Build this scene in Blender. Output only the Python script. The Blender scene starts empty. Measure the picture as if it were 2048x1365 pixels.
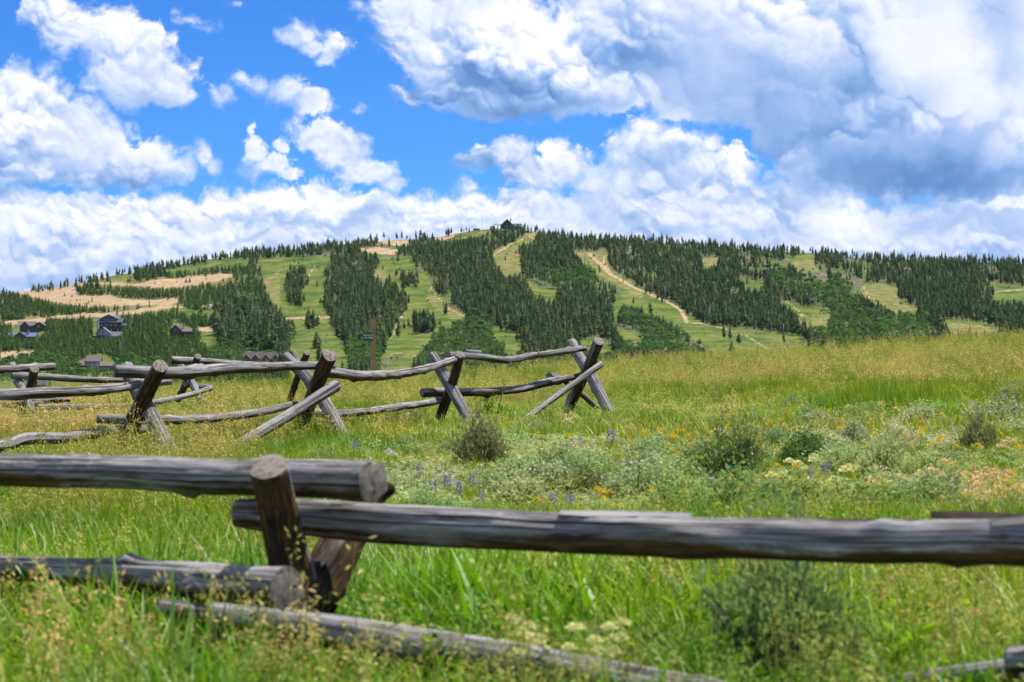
import bpy, bmesh, math, random
import numpy as np
from mathutils import Vector, Matrix

R = math.radians
scene = bpy.context.scene
COL = scene.collection
F = 4836.0            # focal length in pixels of the 2048 wide photograph (85 mm on 36 mm film)
U0, V0 = 1024.0, 600.0   # the pixel the level view axis passes through

# ------------------------------------------------------------------ camera
cam_d = bpy.data.cameras.new('camera')
cam = bpy.data.objects.new('camera', cam_d)
COL.objects.link(cam)
cam.location = (0, 0, 0)
cam.rotation_euler = (R(90), 0, 0)
cam_d.sensor_width = 36.0
cam_d.lens = 36.0 * F / 2048.0
cam_d.shift_y = -(682.5 - V0) / 2048.0
cam_d.clip_start = 0.1
cam_d.clip_end = 20000
cam_d.dof.use_dof = True
cam_d.dof.focus_distance = 32.0
cam_d.dof.aperture_fstop = 6.3
scene.camera = cam

# ------------------------------------------------------------------ sun
SUN = Vector((0.40, 0.18, 0.90)).normalized()
sl = bpy.data.lights.new('sun', 'SUN')
sl.energy = 4.8
sl.angle = R(0.53)
sl.color = (1.0, 0.955, 0.88)
so = bpy.data.objects.new('sun', sl)
COL.objects.link(so)
so.location = (0, 0, 50)
so.rotation_euler = SUN.to_track_quat('Z', 'Y').to_euler()

vs = scene.view_settings
vs.view_transform = 'Standard'
vs.look = 'None'
vs.gamma = 1.0
vs.exposure = 0.6
vs.use_curve_mapping = False

# ------------------------------------------------------------------ sky and cumulus (world)
class NT:
    """small helper to wire nodes"""
    def __init__(s, tree):
        s.t = tree; s.n = tree.nodes; s.l = tree.links
    def new(s, typ, **kw):
        nd = s.n.new(typ)
        for k, v in kw.items():
            setattr(nd, k, v)
        return nd
    def put(s, sock, v):
        if isinstance(v, bpy.types.NodeSocket):
            s.l.new(v, sock)
        elif v is not None:
            sock.default_value = v
    def math(s, op, a, b=None, c=None, clamp=False):
        nd = s.n.new('ShaderNodeMath'); nd.operation = op; nd.use_clamp = clamp
        s.put(nd.inputs[0], a); s.put(nd.inputs[1], b)
        if c is not None: s.put(nd.inputs[2], c)
        return nd.outputs[0]
    def vmath(s, op, a, b=None, scale=None):
        nd = s.n.new('ShaderNodeVectorMath'); nd.operation = op
        s.put(nd.inputs[0], a); s.put(nd.inputs[1], b)
        if scale is not None: s.put(nd.inputs['Scale'], scale)
        return nd.outputs['Value'] if op in ('LENGTH', 'DOT_PRODUCT', 'DISTANCE') else nd.outputs[0]
    def noise(s, vec, scale, detail=4, rough=0.5, color=False, dist=0.0, lac=2.0):
        nd = s.n.new('ShaderNodeTexNoise')
        s.put(nd.inputs['Vector'], vec); s.put(nd.inputs['Scale'], scale)
        s.put(nd.inputs['Detail'], detail); s.put(nd.inputs['Roughness'], rough)
        s.put(nd.inputs['Lacunarity'], lac); s.put(nd.inputs['Distortion'], dist)
        return nd.outputs['Color' if color else 'Fac']
    def ramp(s, v, a, b, o0=0.0, o1=1.0, smooth=True):
        nd = s.n.new('ShaderNodeMapRange')
        nd.interpolation_type = 'SMOOTHSTEP' if smooth else 'LINEAR'
        nd.clamp = True
        s.put(nd.inputs[0], v); s.put(nd.inputs[1], a); s.put(nd.inputs[2], b)
        s.put(nd.inputs[3], o0); s.put(nd.inputs[4], o1)
        return nd.outputs[0]
    def mixc(s, fac, a, b, blend='MIX'):
        nd = s.n.new('ShaderNodeMix'); nd.data_type = 'RGBA'; nd.blend_type = blend
        s.put(nd.inputs[0], fac)
        for i, v in ((6, a), (7, b)):
            if not isinstance(v, bpy.types.NodeSocket): v = (*v[:3], 1.0)
            s.put(nd.inputs[i], v)
        return nd.outputs[2]
    def mixf(s, fac, a, b):
        nd = s.n.new('ShaderNodeMix'); nd.data_type = 'FLOAT'
        s.put(nd.inputs[0], fac); s.put(nd.inputs[2], a); s.put(nd.inputs[3], b)
        return nd.outputs[0]

def px_dir(u, v):
    """(azimuth, elevation) in thousandths of a photo pixel for a pixel of the photograph"""
    x, z = (u - U0) / F, (V0 - v) / F
    return math.atan2(x, 1.0) * F / 1000, math.atan2(z, math.hypot(x, 1.0)) * F / 1000

# cumulus puffs seen in this part of the sky: u, v, half width, half height
PUFFS = [
    # upper left cloud
    (95, 5, 75, 60), (150, 60, 85, 60), (215, 75, 100, 70), (270, 110, 85, 80), (255, 165, 85, 60), (320, 165, 75, 60), (370, 190, 42, 26),
    # big left cloud
    (10, 200, 85, 85), (75, 225, 95, 80), (40, 290, 130, 90), (150, 275, 90, 75), (210, 315, 90, 70), (290, 330, 80, 62), (345, 345, 52, 40), (170, 350, 150, 38), (330, 372, 75, 18),
    (405, 315, 34, 34), (425, 335, 34, 22),
    # low bank along the left and middle
    (40, 430, 130, 70), (0, 520, 140, 100), (180, 440, 130, 62), (130, 520, 190, 90), (330, 430, 110, 52), (330, 510, 170, 80), (470, 410, 90, 45), (560, 410, 100, 45), (650, 392, 80, 45),
    (540, 470, 200, 60), (720, 425, 130, 50), (800, 410, 100, 40), (880, 420, 100, 42), (960, 415, 90, 42), (1040, 420, 100, 50), (1150, 430, 110, 50), (960, 470, 400, 50), (940, 378, 42, 24),
    # small clouds in the blue
    (590, 65, 44, 36), (615, 92, 38, 33), (660, 100, 54, 38), (640, 122, 38, 28),
    (480, 158, 40, 24), (510, 165, 50, 30), (555, 182, 58, 36), (608, 200, 62, 36), (645, 212, 36, 22),
    (635, 262, 66, 46), (680, 295, 64, 52), (735, 338, 68, 44), (780, 358, 44, 26), (600, 242, 34, 22),
    (508, 300, 42, 38), (540, 330, 62, 34), (585, 352, 46, 24),
    (385, 50, 44, 22), (410, 68, 34, 16), (360, 25, 20, 14), (735, 213, 22, 15), (440, 190, 26, 24), (495, 258, 26, 20), (560, 290, 30, 24), (470, 5, 32, 14),
    # big central cloud
    (790, 20, 80, 60), (810, 95, 60, 45), (880, 80, 110, 90), (960, 60, 130, 110), (1020, 110, 160, 120), (1100, 150, 150, 100), (1010, 190, 160, 70), (930, 170, 130, 60), (1210, 170, 110, 70), (1250, 190, 60, 45), (830, 190, 50, 30),
    (1000, 315, 70, 42), (960, 330, 50, 30), (1120, 335, 75, 48), (1060, 350, 90, 50), (1180, 365, 60, 40), (1110, 300, 55, 30),
    # grey cover on the right
    (1250, 30, 170, 110), (1400, 90, 200, 140), (1560, 80, 220, 160), (1480, 190, 170, 80), (1640, 220, 160, 120), (1750, 120, 260, 200), (1950, 120, 260, 260), (1800, 320, 260, 90), (1960, 330, 200, 100), (1720, 300, 160, 70), (2100, 250, 200, 240), (1400, 190, 140, 70),
    # towering cumulus right of the middle
    (1290, 262, 66, 40), (1345, 300, 80, 45), (1400, 300, 70, 36), (1470, 305, 52, 36), (1490, 345, 52, 50), (1420, 360, 110, 70), (1300, 340, 110, 90), (1520, 385, 50, 40), (1260, 400, 120, 70), (1380, 430, 170, 70),
    (1600, 400, 80, 70), (1600, 330, 55, 40), (1680, 425, 110, 60), (1750, 430, 120, 50), (1560, 440, 140, 60), (1850, 60, 80, 70), (1920, 125, 95, 85), (1995, 180, 85, 70), (1875, 175, 70, 60), (1965, 60, 85, 65), (2035, 240, 65, 60), (1800, 45, 60, 50), (1905, 235, 70, 45), (1995, 290, 60, 40), (1640, 30, 70, 50), (1580, 60, 80, 50), (1890, 440, 190, 56), (2050, 440, 190, 60), (1700, 490, 600, 50),
]
# (u, v, half width, half height, amount): where the puffs stand in the shade of others (positive) or catch the sun (negative)
SHADES = [
    (60, 375, 220, 40, .62), (280, 372, 130, 24, .5), (30, 320, 130, 45, .25), (180, 215, 160, 40, .22), (330, 205, 110, 25, .3), (80, 170, 110, 45, -.3), (200, 60, 140, 70, -.25), (290, 320, 70, 40, -.2),
    (560, 432, 220, 20, .5), (700, 450, 130, 22, .4), (130, 490, 120, 40, .35), (60, 560, 120, 40, .3), (600, 395, 330, 28, -.45), (900, 405, 160, 26, -.35), (330, 480, 100, 40, .2),
    (930, 90, 120, 80, -.05), (1060, 80, 110, 70, -.5), (1000, 190, 200, 60, .55), (1060, 235, 190, 40, .75), (1200, 200, 90, 40, .15), (830, 60, 70, 80, -.1), (940, 140, 90, 50, .4),
    (1000, 340, 100, 50, .45), (1120, 320, 80, 40, -.2), (1180, 400, 120, 40, .2),
    (1400, 110, 200, 110, .42), (1560, 200, 200, 90, .6), (1270, 40, 120, 70, .25), (1600, 40, 90, 60, -.15), (1700, 130, 80, 120, .6), (1800, 330, 320, 75, .95), (1850, 370, 300, 45, .6), (1950, 385, 200, 40, .3),
    (1900, 110, 100, 110, -.25), (1960, 220, 110, 70, -.15), (2030, 300, 50, 40, -.2), (1990, 40, 90, 80, .45), (1790, 60, 50, 70, -.2), (1840, 190, 90, 60, .35), (2010, 150, 60, 60, .35), (1600, 10, 60, 50, -.3), (1470, 100, 50, 40, -.2),
    (1300, 330, 90, 40, .5), (1390, 310, 60, 28, .45), (1430, 390, 100, 50, .2), (1290, 255, 60, 22, -.35), (1480, 320, 60, 40, -.35), (1360, 385, 60, 40, -.1), (1250, 430, 110, 40, .15),
    (1600, 420, 90, 40, .1), (1700, 450, 110, 40, -.5), (1900, 450, 220, 40, .45), (2020, 418, 70, 10, -.6), (1520, 460, 110, 30, .25), (1570, 400, 40, 50, .2),
]

# where the cloud is a soft even veil without crisp lobes
VEILS = [(1530, 150, 210, 130, .75), (1800, 340, 300, 75, .9), (1420, 200, 120, 60, .6), (1060, 230, 170, 40, .6), (560, 432, 220, 24, .6), (60, 378, 220, 30, .5), (1900, 440, 240, 50, .8), (1730, 180, 80, 100, .6), (1330, 330, 80, 40, .4), (1900, 150, 190, 130, .55)]

world = bpy.data.worlds.new('World')
scene.world = world
world.use_nodes = True
wt = world.node_tree
wt.nodes.clear()

# table of the cumulus computed from the two lists: every puff carries smaller puffs, which carry smaller ones;
# red = signed reach inside the cloud, green = shade of the broad zones, blue = sunlit relief of the puffs
AZ0, AZ1, EL0, EL1, TW, TH = -1.5, 1.5, -0.3, 1.0, 1800, 780
def box_blur(a, r):
    for ax in (0, 1):
        c = np.cumsum(np.pad(a, [(r + 1, r) if i == ax else (0, 0) for i in (0, 1)], mode='edge'), axis=ax)
        n = a.shape[ax]
        a = (np.take(c, np.arange(2 * r + 1, 2 * r + 1 + n), ax) - np.take(c, np.arange(0, n), ax)) / (2 * r + 1)
    return a
def cloud_table():
    rg = np.random.default_rng(5)
    sx, sy = TW / (AZ1 - AZ0) / 1000, TH / (EL1 - EL0) / 1000       # texels per photo pixel
    X, Y = np.meshgrid((np.arange(TW) + .5) / sx + AZ0 * 1000, (np.arange(TH) + .5) / sy + EL0 * 1000)
    Hh = np.full(X.shape, -60.0); reach = np.full(X.shape, -400.0)
    def stamp(cx, cy, ra, rb, z0, dz, do_reach=True):
        pad = 1.5 if do_reach else 1.0
        i0, i1 = int((cx - pad * ra - 30 - AZ0 * 1000) * sx), int((cx + pad * ra + 30 - AZ0 * 1000) * sx) + 1
        j0, j1 = int((cy - pad * rb - 30 - EL0 * 1000) * sy), int((cy + pad * rb + 30 - EL0 * 1000) * sy) + 1
        i0, i1, j0, j1 = max(i0, 0), min(i1, TW), max(j0, 0), min(j1, TH)
        if i1 <= i0 or j1 <= j0: return
        ln = np.sqrt(((X[j0:j1, i0:i1] - cx) / ra) ** 2 + ((Y[j0:j1, i0:i1] - cy) / rb) ** 2)
        h = np.where(ln < 1, z0 + dz * np.sqrt(np.clip(1 - ln ** 2, 0, 1)), -60)
        Hh[j0:j1, i0:i1] = np.maximum(Hh[j0:j1, i0:i1], h)
        if do_reach:
            reach[j0:j1, i0:i1] = np.maximum(reach[j0:j1, i0:i1], (1 - ln) * min(ra, rb))
    for (u, v, a, b) in PUFFS:
        cx, cy = [t * 1000 for t in px_dir(u, v)]
        m = min(a, b)
        stamp(cx, cy, a, b, 0, m * .8)
        for k in range(int(10 + 26 * a / b * min(1, m / 50))):
            th, rr = rg.uniform(0, 2 * math.pi), math.sqrt(rg.uniform(.05, 1))
            px, py = math.cos(th) * rr * .92, math.sin(th) * rr * .92
            if py < -.3 and rg.random() < .6: py = -py
            r = m * rg.uniform(.16, .42)
            z = m * .8 * math.sqrt(max(0, 1 - rr * rr * .85))
            x2, y2 = cx + px * a, cy + py * b
            stamp(x2, y2, r, r * rg.uniform(.7, 1), z - r * .35, r)
            for q in range(7):
                t2, r2 = rg.uniform(0, 2 * math.pi), math.sqrt(rg.uniform(.1, 1))
                r3 = r * rg.uniform(.2, .45)
                stamp(x2 + math.cos(t2) * r2 * r, y2 + abs(math.sin(t2) + .25) * r2 * r * .8, r3, r3, z - r * .35 + r * math.sqrt(max(0, 1 - r2 * r2 * .9)) - r3 * .4, r3)
    relief = 0
    for rad, wgt in ((1, .45), (4, .35), (12, .35)):
        hb = box_blur(box_blur(np.clip(Hh, -20, 200), rad), rad)
        gx = (np.roll(hb, -1, 1) - np.roll(hb, 1, 1)) * sx / 2
        gy = (np.roll(hb, -1, 0) - np.roll(hb, 1, 0)) * sy / 2
        nl = (-gx * .34 - gy * .80 + .50) / np.sqrt(gx * gx + gy * gy + 1)
        relief = relief + wgt * (nl - .50)
    hb = np.clip(Hh, -20, 200)
    relief = relief + np.clip((hb - box_blur(box_blur(hb, 10), 10)) * .010, -.25, .25)
    sh = np.zeros_like(X)
    for (u, v, a, b, amt) in SHADES:
        cx, cy = [t * 1000 for t in px_dir(u, v)]
        ln = np.sqrt(((X - cx) / a) ** 2 + ((Y - cy) / b) ** 2)
        t = np.clip((1.35 - ln) / 1.35, 0, 1)
        sh += amt * t * t * (3 - 2 * t)
    veil = np.zeros_like(X)
    for (u, v, a, b, amt) in VEILS:
        cx, cy = [t * 1000 for t in px_dir(u, v)]
        t = np.clip((1.4 - np.sqrt(((X - cx) / a) ** 2 + ((Y - cy) / b) ** 2)) / .9, 0, 1)
        veil = np.maximum(veil, amt * t * t * (3 - 2 * t))
    return box_blur(reach, 1), sh, box_blur(relief, 1), veil
_c, _s, _r, _v = cloud_table()
img = bpy.data.images.new('cumulus_table', TW, TH, alpha=True, float_buffer=True)
img.alpha_mode = 'CHANNEL_PACKED'
img.colorspace_settings.name = 'Non-Color'
buf = np.zeros((TH, TW, 4), np.float32)
buf[..., 0] = np.clip(_c / 1000, -.3, .3) + .5
buf[..., 1] = _s * .25 + .5
buf[..., 2] = np.clip(_r, -.9, .9) * .5 + .5
buf[..., 3] = _v
img.pixels.foreach_set(buf.ravel())
img.update()
img.pack()

w = NT(wt)
tc = w.new('ShaderNodeTexCoord')
DIR = tc.outputs['Generated']
sep = w.new('ShaderNodeSeparateXYZ'); w.put(sep.inputs[0], DIR)
az = w.math('MULTIPLY', w.math('ARCTAN2', sep.outputs[0], sep.outputs[1]), F / 1000)
el = w.math('MULTIPLY', w.math('ARCSINE', sep.outputs[2]), F / 1000)
cmb = w.new('ShaderNodeCombineXYZ'); w.put(cmb.inputs[0], az); w.put(cmb.inputs[1], el)
P = cmb.outputs[0]
Dp = w.vmath('SCALE', DIR, None, F / 1000)
inx = w.ramp(w.math('ABSOLUTE', az), 1.15, 1.40, 1, 0)
iny = w.ramp(w.math('ABSOLUTE', w.math('SUBTRACT', el, .33)), .38, .60, 1, 0)
win = w.math('MULTIPLY', inx, iny)

def table(vec):
    q = w.vmath('MULTIPLY', w.vmath('SUBTRACT', vec, (AZ0, EL0, 0)), (1 / (AZ1 - AZ0), 1 / (EL1 - EL0), 0))
    t = w.new('ShaderNodeTexImage'); t.image = img; t.interpolation = 'Linear'; t.extension = 'EXTEND'
    w.put(t.inputs[0], q)
    sp = w.new('ShaderNodeSeparateColor'); w.put(sp.inputs[0], t.outputs[0])
    return (w.math('SUBTRACT', sp.outputs[0], .5), w.math('MULTIPLY', w.math('SUBTRACT', sp.outputs[1], .5), 4.0),
            w.math('MULTIPLY', w.math('SUBTRACT', sp.outputs[2], .5), 2.0), t.outputs[1])
def cen(scale, detail, rough, amt):
    return w.vmath('SCALE', w.vmath('SUBTRACT', w.noise(Dp, scale, detail, rough, True), (.5, .5, .5)), None, amt)
w1 = cen(8.0, 1, .5, .075)
w2 = cen(26.0, 5, .62, .045)
WP = w.vmath('ADD', w1, w2)
reach, _, relief, _v0 = table(w.vmath('ADD', P, WP))
_, sh, _r0, veil = table(w.vmath('ADD', P, w.vmath('ADD', WP, cen(11, 3, .6, .13))))
fbm = w.math('SUBTRACT', w.noise(Dp, 22.0, 7, .62), .5)
low = w.ramp(w.math('MULTIPLY_ADD', fbm, .22, el), .10, .27, .07, -.2)
gen0 = w.math('MULTIPLY', w.math('SUBTRACT', w.noise(w.vmath('ADD', Dp, w2), 2.6, 4, .5), .50), .55)
base = w.math('MAXIMUM', w.mixf(win, gen0, w.math('SUBTRACT', reach, .010)), low)
h0 = w.math('MULTIPLY_ADD', fbm, .050, base)
wisp = w.noise(Dp, 9, 3, .6)
alpha = w.ramp(h0, w.ramp(wisp, .38, .62, -.012, -.002), w.ramp(wisp, .38, .62, .026, .008))
shg = w.math('MULTIPLY', w.math('SUBTRACT', w.noise(Dp, 2.2, 2, .5), .42), 1.2)
sh = w.mixf(win, shg, sh)
soft = w.ramp(w.noise(Dp, 4.0, 2, .5), .40, .62, .30, 1.0)         # part of the puffs is crisp, part is veiled
soft = w.math('MULTIPLY', soft, w.math('SUBTRACT', 1.0, veil))
soft = w.math('MULTIPLY', soft, w.ramp(el, .06, .24, .62, 1.0))
rel = w.math('MULTIPLY', w.math('MULTIPLY', relief, soft), .70)
tone = w.math('MULTIPLY_ADD', fbm, -.18, .79)
lit = w.math('SUBTRACT', w.math('ADD', rel, tone), w.math('MULTIPLY', sh, .55))
thin = w.ramp(h0, -.01, .03, .10, 0)
lit = w.math('MULTIPLY', w.math('ADD', lit, thin), .90, clamp=True)
cr = w.new('ShaderNodeValToRGB')
w.put(cr.inputs[0], lit)
els = cr.color_ramp.elements
els[0].position = 0.0; els[0].color = (.13, .27, .60, 1)
els[1].position = 1.0; els[1].color = (1.0, 1.0, 1.0, 1)
for p_, c_ in ((.28, (.25, .42, .78, 1)), (.52, (.47, .61, .90, 1)), (.72, (.76, .83, .98, 1)), (.88, (.95, .97, 1.0, 1))):
    e_ = els.new(p_); e_.color = c_
sky = w.new('ShaderNodeTexSky')
sky.sky_type = 'NISHITA'
sky.sun_disc = False
sky.sun_elevation = math.asin(SUN.z)
sky.sun_rotation = math.atan2(SUN.x, SUN.y)
sky.altitude = 2500
sky.air_density = 1.0
sky.dust_density = 0.2
sky.ozone_density = 4.0
blue = w.mixc(1.0, sky.outputs[0], (.20, .52, 1.03), 'MULTIPLY')
bg1 = w.new('ShaderNodeBackground'); w.put(bg1.inputs[0], blue); bg1.inputs[1].default_value = 0.089
bg2 = w.new('ShaderNodeBackground'); w.put(bg2.inputs[0], cr.outputs[0]); bg2.inputs[1].default_value = 0.70
ms = w.new('ShaderNodeMixShader')
w.put(ms.inputs[0], alpha); w.put(ms.inputs[1], bg1.outputs[0]); w.put(ms.inputs[2], bg2.outputs[0])
wo = w.new('ShaderNodeOutputWorld'); w.put(wo.inputs[0], ms.outputs[0])
world.cycles.sampling_method = 'NONE'
cy = scene.cycles
cy.max_bounces = 6
cy.diffuse_bounces = 3
cy.glossy_bounces = 2
cy.transmission_bounces = 3
cy.transparent_max_bounces = 8

# ------------------------------------------------------------------ helpers for building
rng = np.random.default_rng(11)
random.seed(11)

def obj(name, mesh, mat=None, parent=None, loc=None, rot=None):
    o = bpy.data.objects.new(name, mesh)
    if mat is not None and mesh is not None and len(mesh.materials) == 0:
        mesh.materials.append(mat)
    elif mat is not None and mesh is not None and mesh.materials[0] != mat:
        o.material_slots[0].link = 'OBJECT'; o.material_slots[0].material = mat
    COL.objects.link(o)
    if parent is not None: o.parent = parent
    if loc is not None: o.location = loc
    if rot is not None: o.rotation_euler = rot
    return o
def empty(name, loc, rotz=0.0):
    o = bpy.data.objects.new(name, None)
    o.empty_display_size = 0.2
    COL.objects.link(o); o.location = loc; o.rotation_euler = (0, 0, rotz)
    return o
def tag(o, label=None, cat=None, group=None, kind=None):
    if label: o['label'] = label
    if cat: o['category'] = cat
    if group: o['group'] = group
    if kind: o['kind'] = kind
    return o
def mesh_from(verts, faces, name='mesh', smooth=False):
    me = bpy.data.meshes.new(name)
    me.from_pydata([tuple(v) for v in verts], [], [tuple(f) for f in faces])
    if smooth:
        me.polygons.foreach_set('use_smooth', [True] * len(me.polygons))
    me.update()
    return me
def fattr(me, name, vals, typ='FLOAT', dom='POINT'):
    a = me.attributes.new(name, typ, dom)
    key = {'FLOAT': 'value', 'INT': 'value', 'FLOAT_VECTOR': 'vector', 'FLOAT_COLOR': 'color'}[typ]
    a.data.foreach_set(key, np.asarray(vals, np.int32 if typ == 'INT' else np.float32).ravel())
class MB:
    """collects vertices and faces of one mesh"""
    def __init__(s): s.v = []; s.f = []
    def box(s, c, size, rotz=0.0, M=None):
        b = len(s.v)
        hx, hy, hz = size[0] / 2, size[1] / 2, size[2] / 2
        cz, sz = math.cos(rotz), math.sin(rotz)
        for dx, dy, dz in ((-1,-1,-1),(1,-1,-1),(1,1,-1),(-1,1,-1),(-1,-1,1),(1,-1,1),(1,1,1),(-1,1,1)):
            x, y, z = dx * hx, dy * hy, dz * hz
            p = Vector((c[0] + x * cz - y * sz, c[1] + x * sz + y * cz, c[2] + z))
            s.v.append(M @ p if M else p)
        for f in ((0,3,2,1),(4,5,6,7),(0,1,5,4),(1,2,6,5),(2,3,7,6),(3,0,4,7)):
            s.f.append(tuple(b + i for i in f))
        return s
    def poly(s, pts):
        b = len(s.v); s.v += [Vector(p) for p in pts]; s.f.append(tuple(range(b, b + len(pts)))); return s
    def tube(s, pts, rad, n=6, cap=True):
        pts = [Vector(p) for p in pts]
        if not hasattr(rad, '__len__'): rad = [rad] * len(pts)
        b = len(s.v)
        for i, p in enumerate(pts):
            t = (pts[min(i + 1, len(pts) - 1)] - pts[max(i - 1, 0)]).normalized()
            ref = Vector((0, 0, 1)) if abs(t.z) < .9 else Vector((1, 0, 0))
            a = t.cross(ref).normalized(); c = a.cross(t)
            for k in range(n):
                th = 2 * math.pi * k / n
                s.v.append(p + (a * math.cos(th) + c * math.sin(th)) * rad[i])
        for i in range(len(pts) - 1):
            for k in range(n):
                s.f.append((b + i * n + k, b + i * n + (k + 1) % n, b + (i + 1) * n + (k + 1) % n, b + (i + 1) * n + k))
        if cap:
            s.f.append(tuple(b + k for k in range(n))[::-1])
            e = b + (len(pts) - 1) * n
            s.f.append(tuple(e + k for k in range(n)))
        return s
    def mesh(s, name='mesh', smooth=False): return mesh_from(s.v, s.f, name, smooth)
    def build(s, name, mat, parent=None, smooth=False, loc=None): return obj(name, s.mesh(name, smooth), mat, parent, loc)

def inpoly(poly, u, v):
    """vectorised point in polygon"""
    u = np.asarray(u, float); v = np.asarray(v, float)
    r = np.zeros(u.shape, bool)
    n = len(poly); j = n - 1
    for i in range(n):
        (xi, yi), (xj, yj) = poly[i], poly[j]
        if yi != yj:
            r ^= ((yi > v) != (yj > v)) & (u < (xj - xi) * (v - yi) / (yj - yi) + xi)
        j = i
    return r

_perm = np.random.default_rng(3).random((64, 64))
def vnoise(x, y):
    """smooth value noise, numpy, period 64"""
    x = np.asarray(x, float); y = np.asarray(y, float)
    xi = np.floor(x).astype(int); yi = np.floor(y).astype(int)
    fx = x - xi; fy = y - yi
    fx = fx * fx * (3 - 2 * fx); fy = fy * fy * (3 - 2 * fy)
    g = lambda a, b: _perm[a % 64, b % 64]
    return (g(xi, yi) * (1 - fx) + g(xi + 1, yi) * fx) * (1 - fy) + (g(xi, yi + 1) * (1 - fx) + g(xi + 1, yi + 1) * fx) * fy
def fnoise(x, y, o=4):
    a, s, t = .5, 0, 0
    for k in range(o):
        s = s + a * vnoise(x * 2 ** k + 17 * k, y * 2 ** k + 31 * k); t += a; a *= .5
    return s / t
def sstep(a, b, x):
    t = np.clip((np.asarray(x, float) - a) / (b - a), 0, 1)
    return t * t * (3 - 2 * t)

# ------------------------------------------------------------------ the lie of the land
RIDGE = np.array([(-900, 640), (-400, 622), (0, 590), (100, 577), (250, 548), (400, 522), (500, 508), (640, 495), (750, 483), (850, 478), (940, 464), (985, 459), (1040, 459), (1070, 464),
                  (1110, 474), (1250, 480), (1400, 492), (1500, 499), (1600, 505), (1660, 512), (1750, 517), (1850, 522), (2048, 528), (2400, 545), (3000, 575)], float)
Y_BASE, V_BASE, Y_RIDGE = 800.0, 775.0, 1600.0
def ridge_v(u): return np.interp(u, RIDGE[:, 0], RIDGE[:, 1])
def hill_y(u, v):
    """distance at which the hillside stands behind photo pixel (u, v)"""
    return Y_BASE + (Y_RIDGE - Y_BASE) * (V_BASE - np.asarray(v, float)) / (V_BASE - ridge_v(u))
def ground_z(x, y):
    x = np.asarray(x, float); y = np.asarray(y, float)
    ys = np.maximum(y, 1.0)
    # meadow, level near the camera and falling away behind its crest
    near = -1.25 + .028 * np.clip(x, -20, 20) + .05 * (fnoise(x * .35 + 9, y * .35, 3) - .5)
    far = -1.86 + np.where(x > 0, .072, .045) * np.clip(x, -40, 40)
    m = near + (far - near) * sstep(20, 46, y)
    m = m + .10 * (fnoise(x * .12 + 40, y * .12 + 7, 2) - .5) * sstep(8, 20, y)
    m = m + (-30.0 - m) * sstep(47, 330, y)
    # hillside
    u = U0 + F * x / ys
    yb = -30.0
    t = (y - Y_BASE) / (Y_RIDGE - Y_BASE)
    v = V_BASE - (V_BASE - ridge_v(u)) * np.clip(t, 0, 1)
    h = (V0 - v) / F * y - np.maximum(t - 1, 0) ** 1.2 * 60
    hb = (V0 - V_BASE) / F * Y_BASE
    w_ = sstep(420, Y_BASE, y)
    lower = m + (hb - m) * w_
    return np.where(t > 0, h, lower)
def on_hill(u, v):
    y = float(hill_y(u, v)); x = (u - U0) / F * y
    return Vector((x, y, float(ground_z(x, y)))), y / F         # point, metres per photo pixel there
def pix(u, v, D):
    return Vector(((u - U0) / F * D, D, (V0 - v) / F * D))

# what lies open on the hillside, as seen from the meadow: grass runs, bare earth, roads
RUNS = [
    [(515,518),(660,510),(652,560),(647,600),(660,645),(690,695),(700,730),(700,765),(575,765),(578,720),(580,650),(540,612),(528,570)],
    [(753,513),(826,513),(831,537),(858,550),(862,575),(896,603),(941,637),(925,642),(890,652),(872,676),(850,702),(835,730),(835,765),(755,765),(762,720),(772,690),(782,668),(797,640),(812,618),(819,596),(787,570),(760,557),(742,552),(758,535)],
    [(975,655),(1003,660),(1045,670),(1045,705),(1030,715),(1003,715),(1000,690),(985,668)],
    [(982,509),(1000,497),(1032,482),(1045,470),(1075,463),(1072,478),(1040,492),(1040,508),(1043,549),(1012,555),(995,537)],
    [(1050,560),(1075,572),(1118,582),(1118,606),(1090,602),(1060,590)],
    [(1150,690),(1165,680),(1192,674),(1225,690),(1230,712),(1190,710)],
    [(1140,502),(1215,502),(1224,540),(1258,560),(1290,590),(1345,612),(1395,640),(1430,652),(1530,662),(1600,672),(1628,705),(1560,722),(1425,722),(1400,690),(1340,648),(1290,628),(1250,615),(1232,640),(1222,645),(1225,600),(1240,575),(1200,560),(1165,525)],
    [(1225,650),(1245,655),(1282,672),(1290,690),(1240,680)],
    [(1402,515),(1440,513),(1437,530),(1410,540)],
    [(1472,553),(1530,565),(1530,580),(1490,578)],
    [(1545,602),(1570,603),(1620,615),(1668,628),(1660,650),(1640,660),(1610,655),(1590,630)],
    [(1565,517),(1615,507),(1632,507),(1630,530),(1638,545),(1600,545),(1580,527)],
    [(1725,570),(1750,567),(1795,573),(1800,600),(1840,620),(1835,630),(1790,628),(1750,610),(1720,590)],
    [(1885,640),(1900,638),(1960,645),(2000,660),(1980,674),(1900,674)],
    [(1983,566),(2060,572),(2060,606),(1985,608),(1985,585)],
    [(125,562),(200,552),(265,543),(275,556),(230,561),(130,565)],
    [(320,543),(430,526),(470,520),(500,520),(500,528),(430,535),(330,547)],
    [(395,655),(428,655),(440,690),(420,697),(400,685)],
    [(360,622),(470,618),(480,628),(370,632)],
    [(880,478),(915,468),(985,462),(975,470),(940,476),(900,482)],
]
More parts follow.
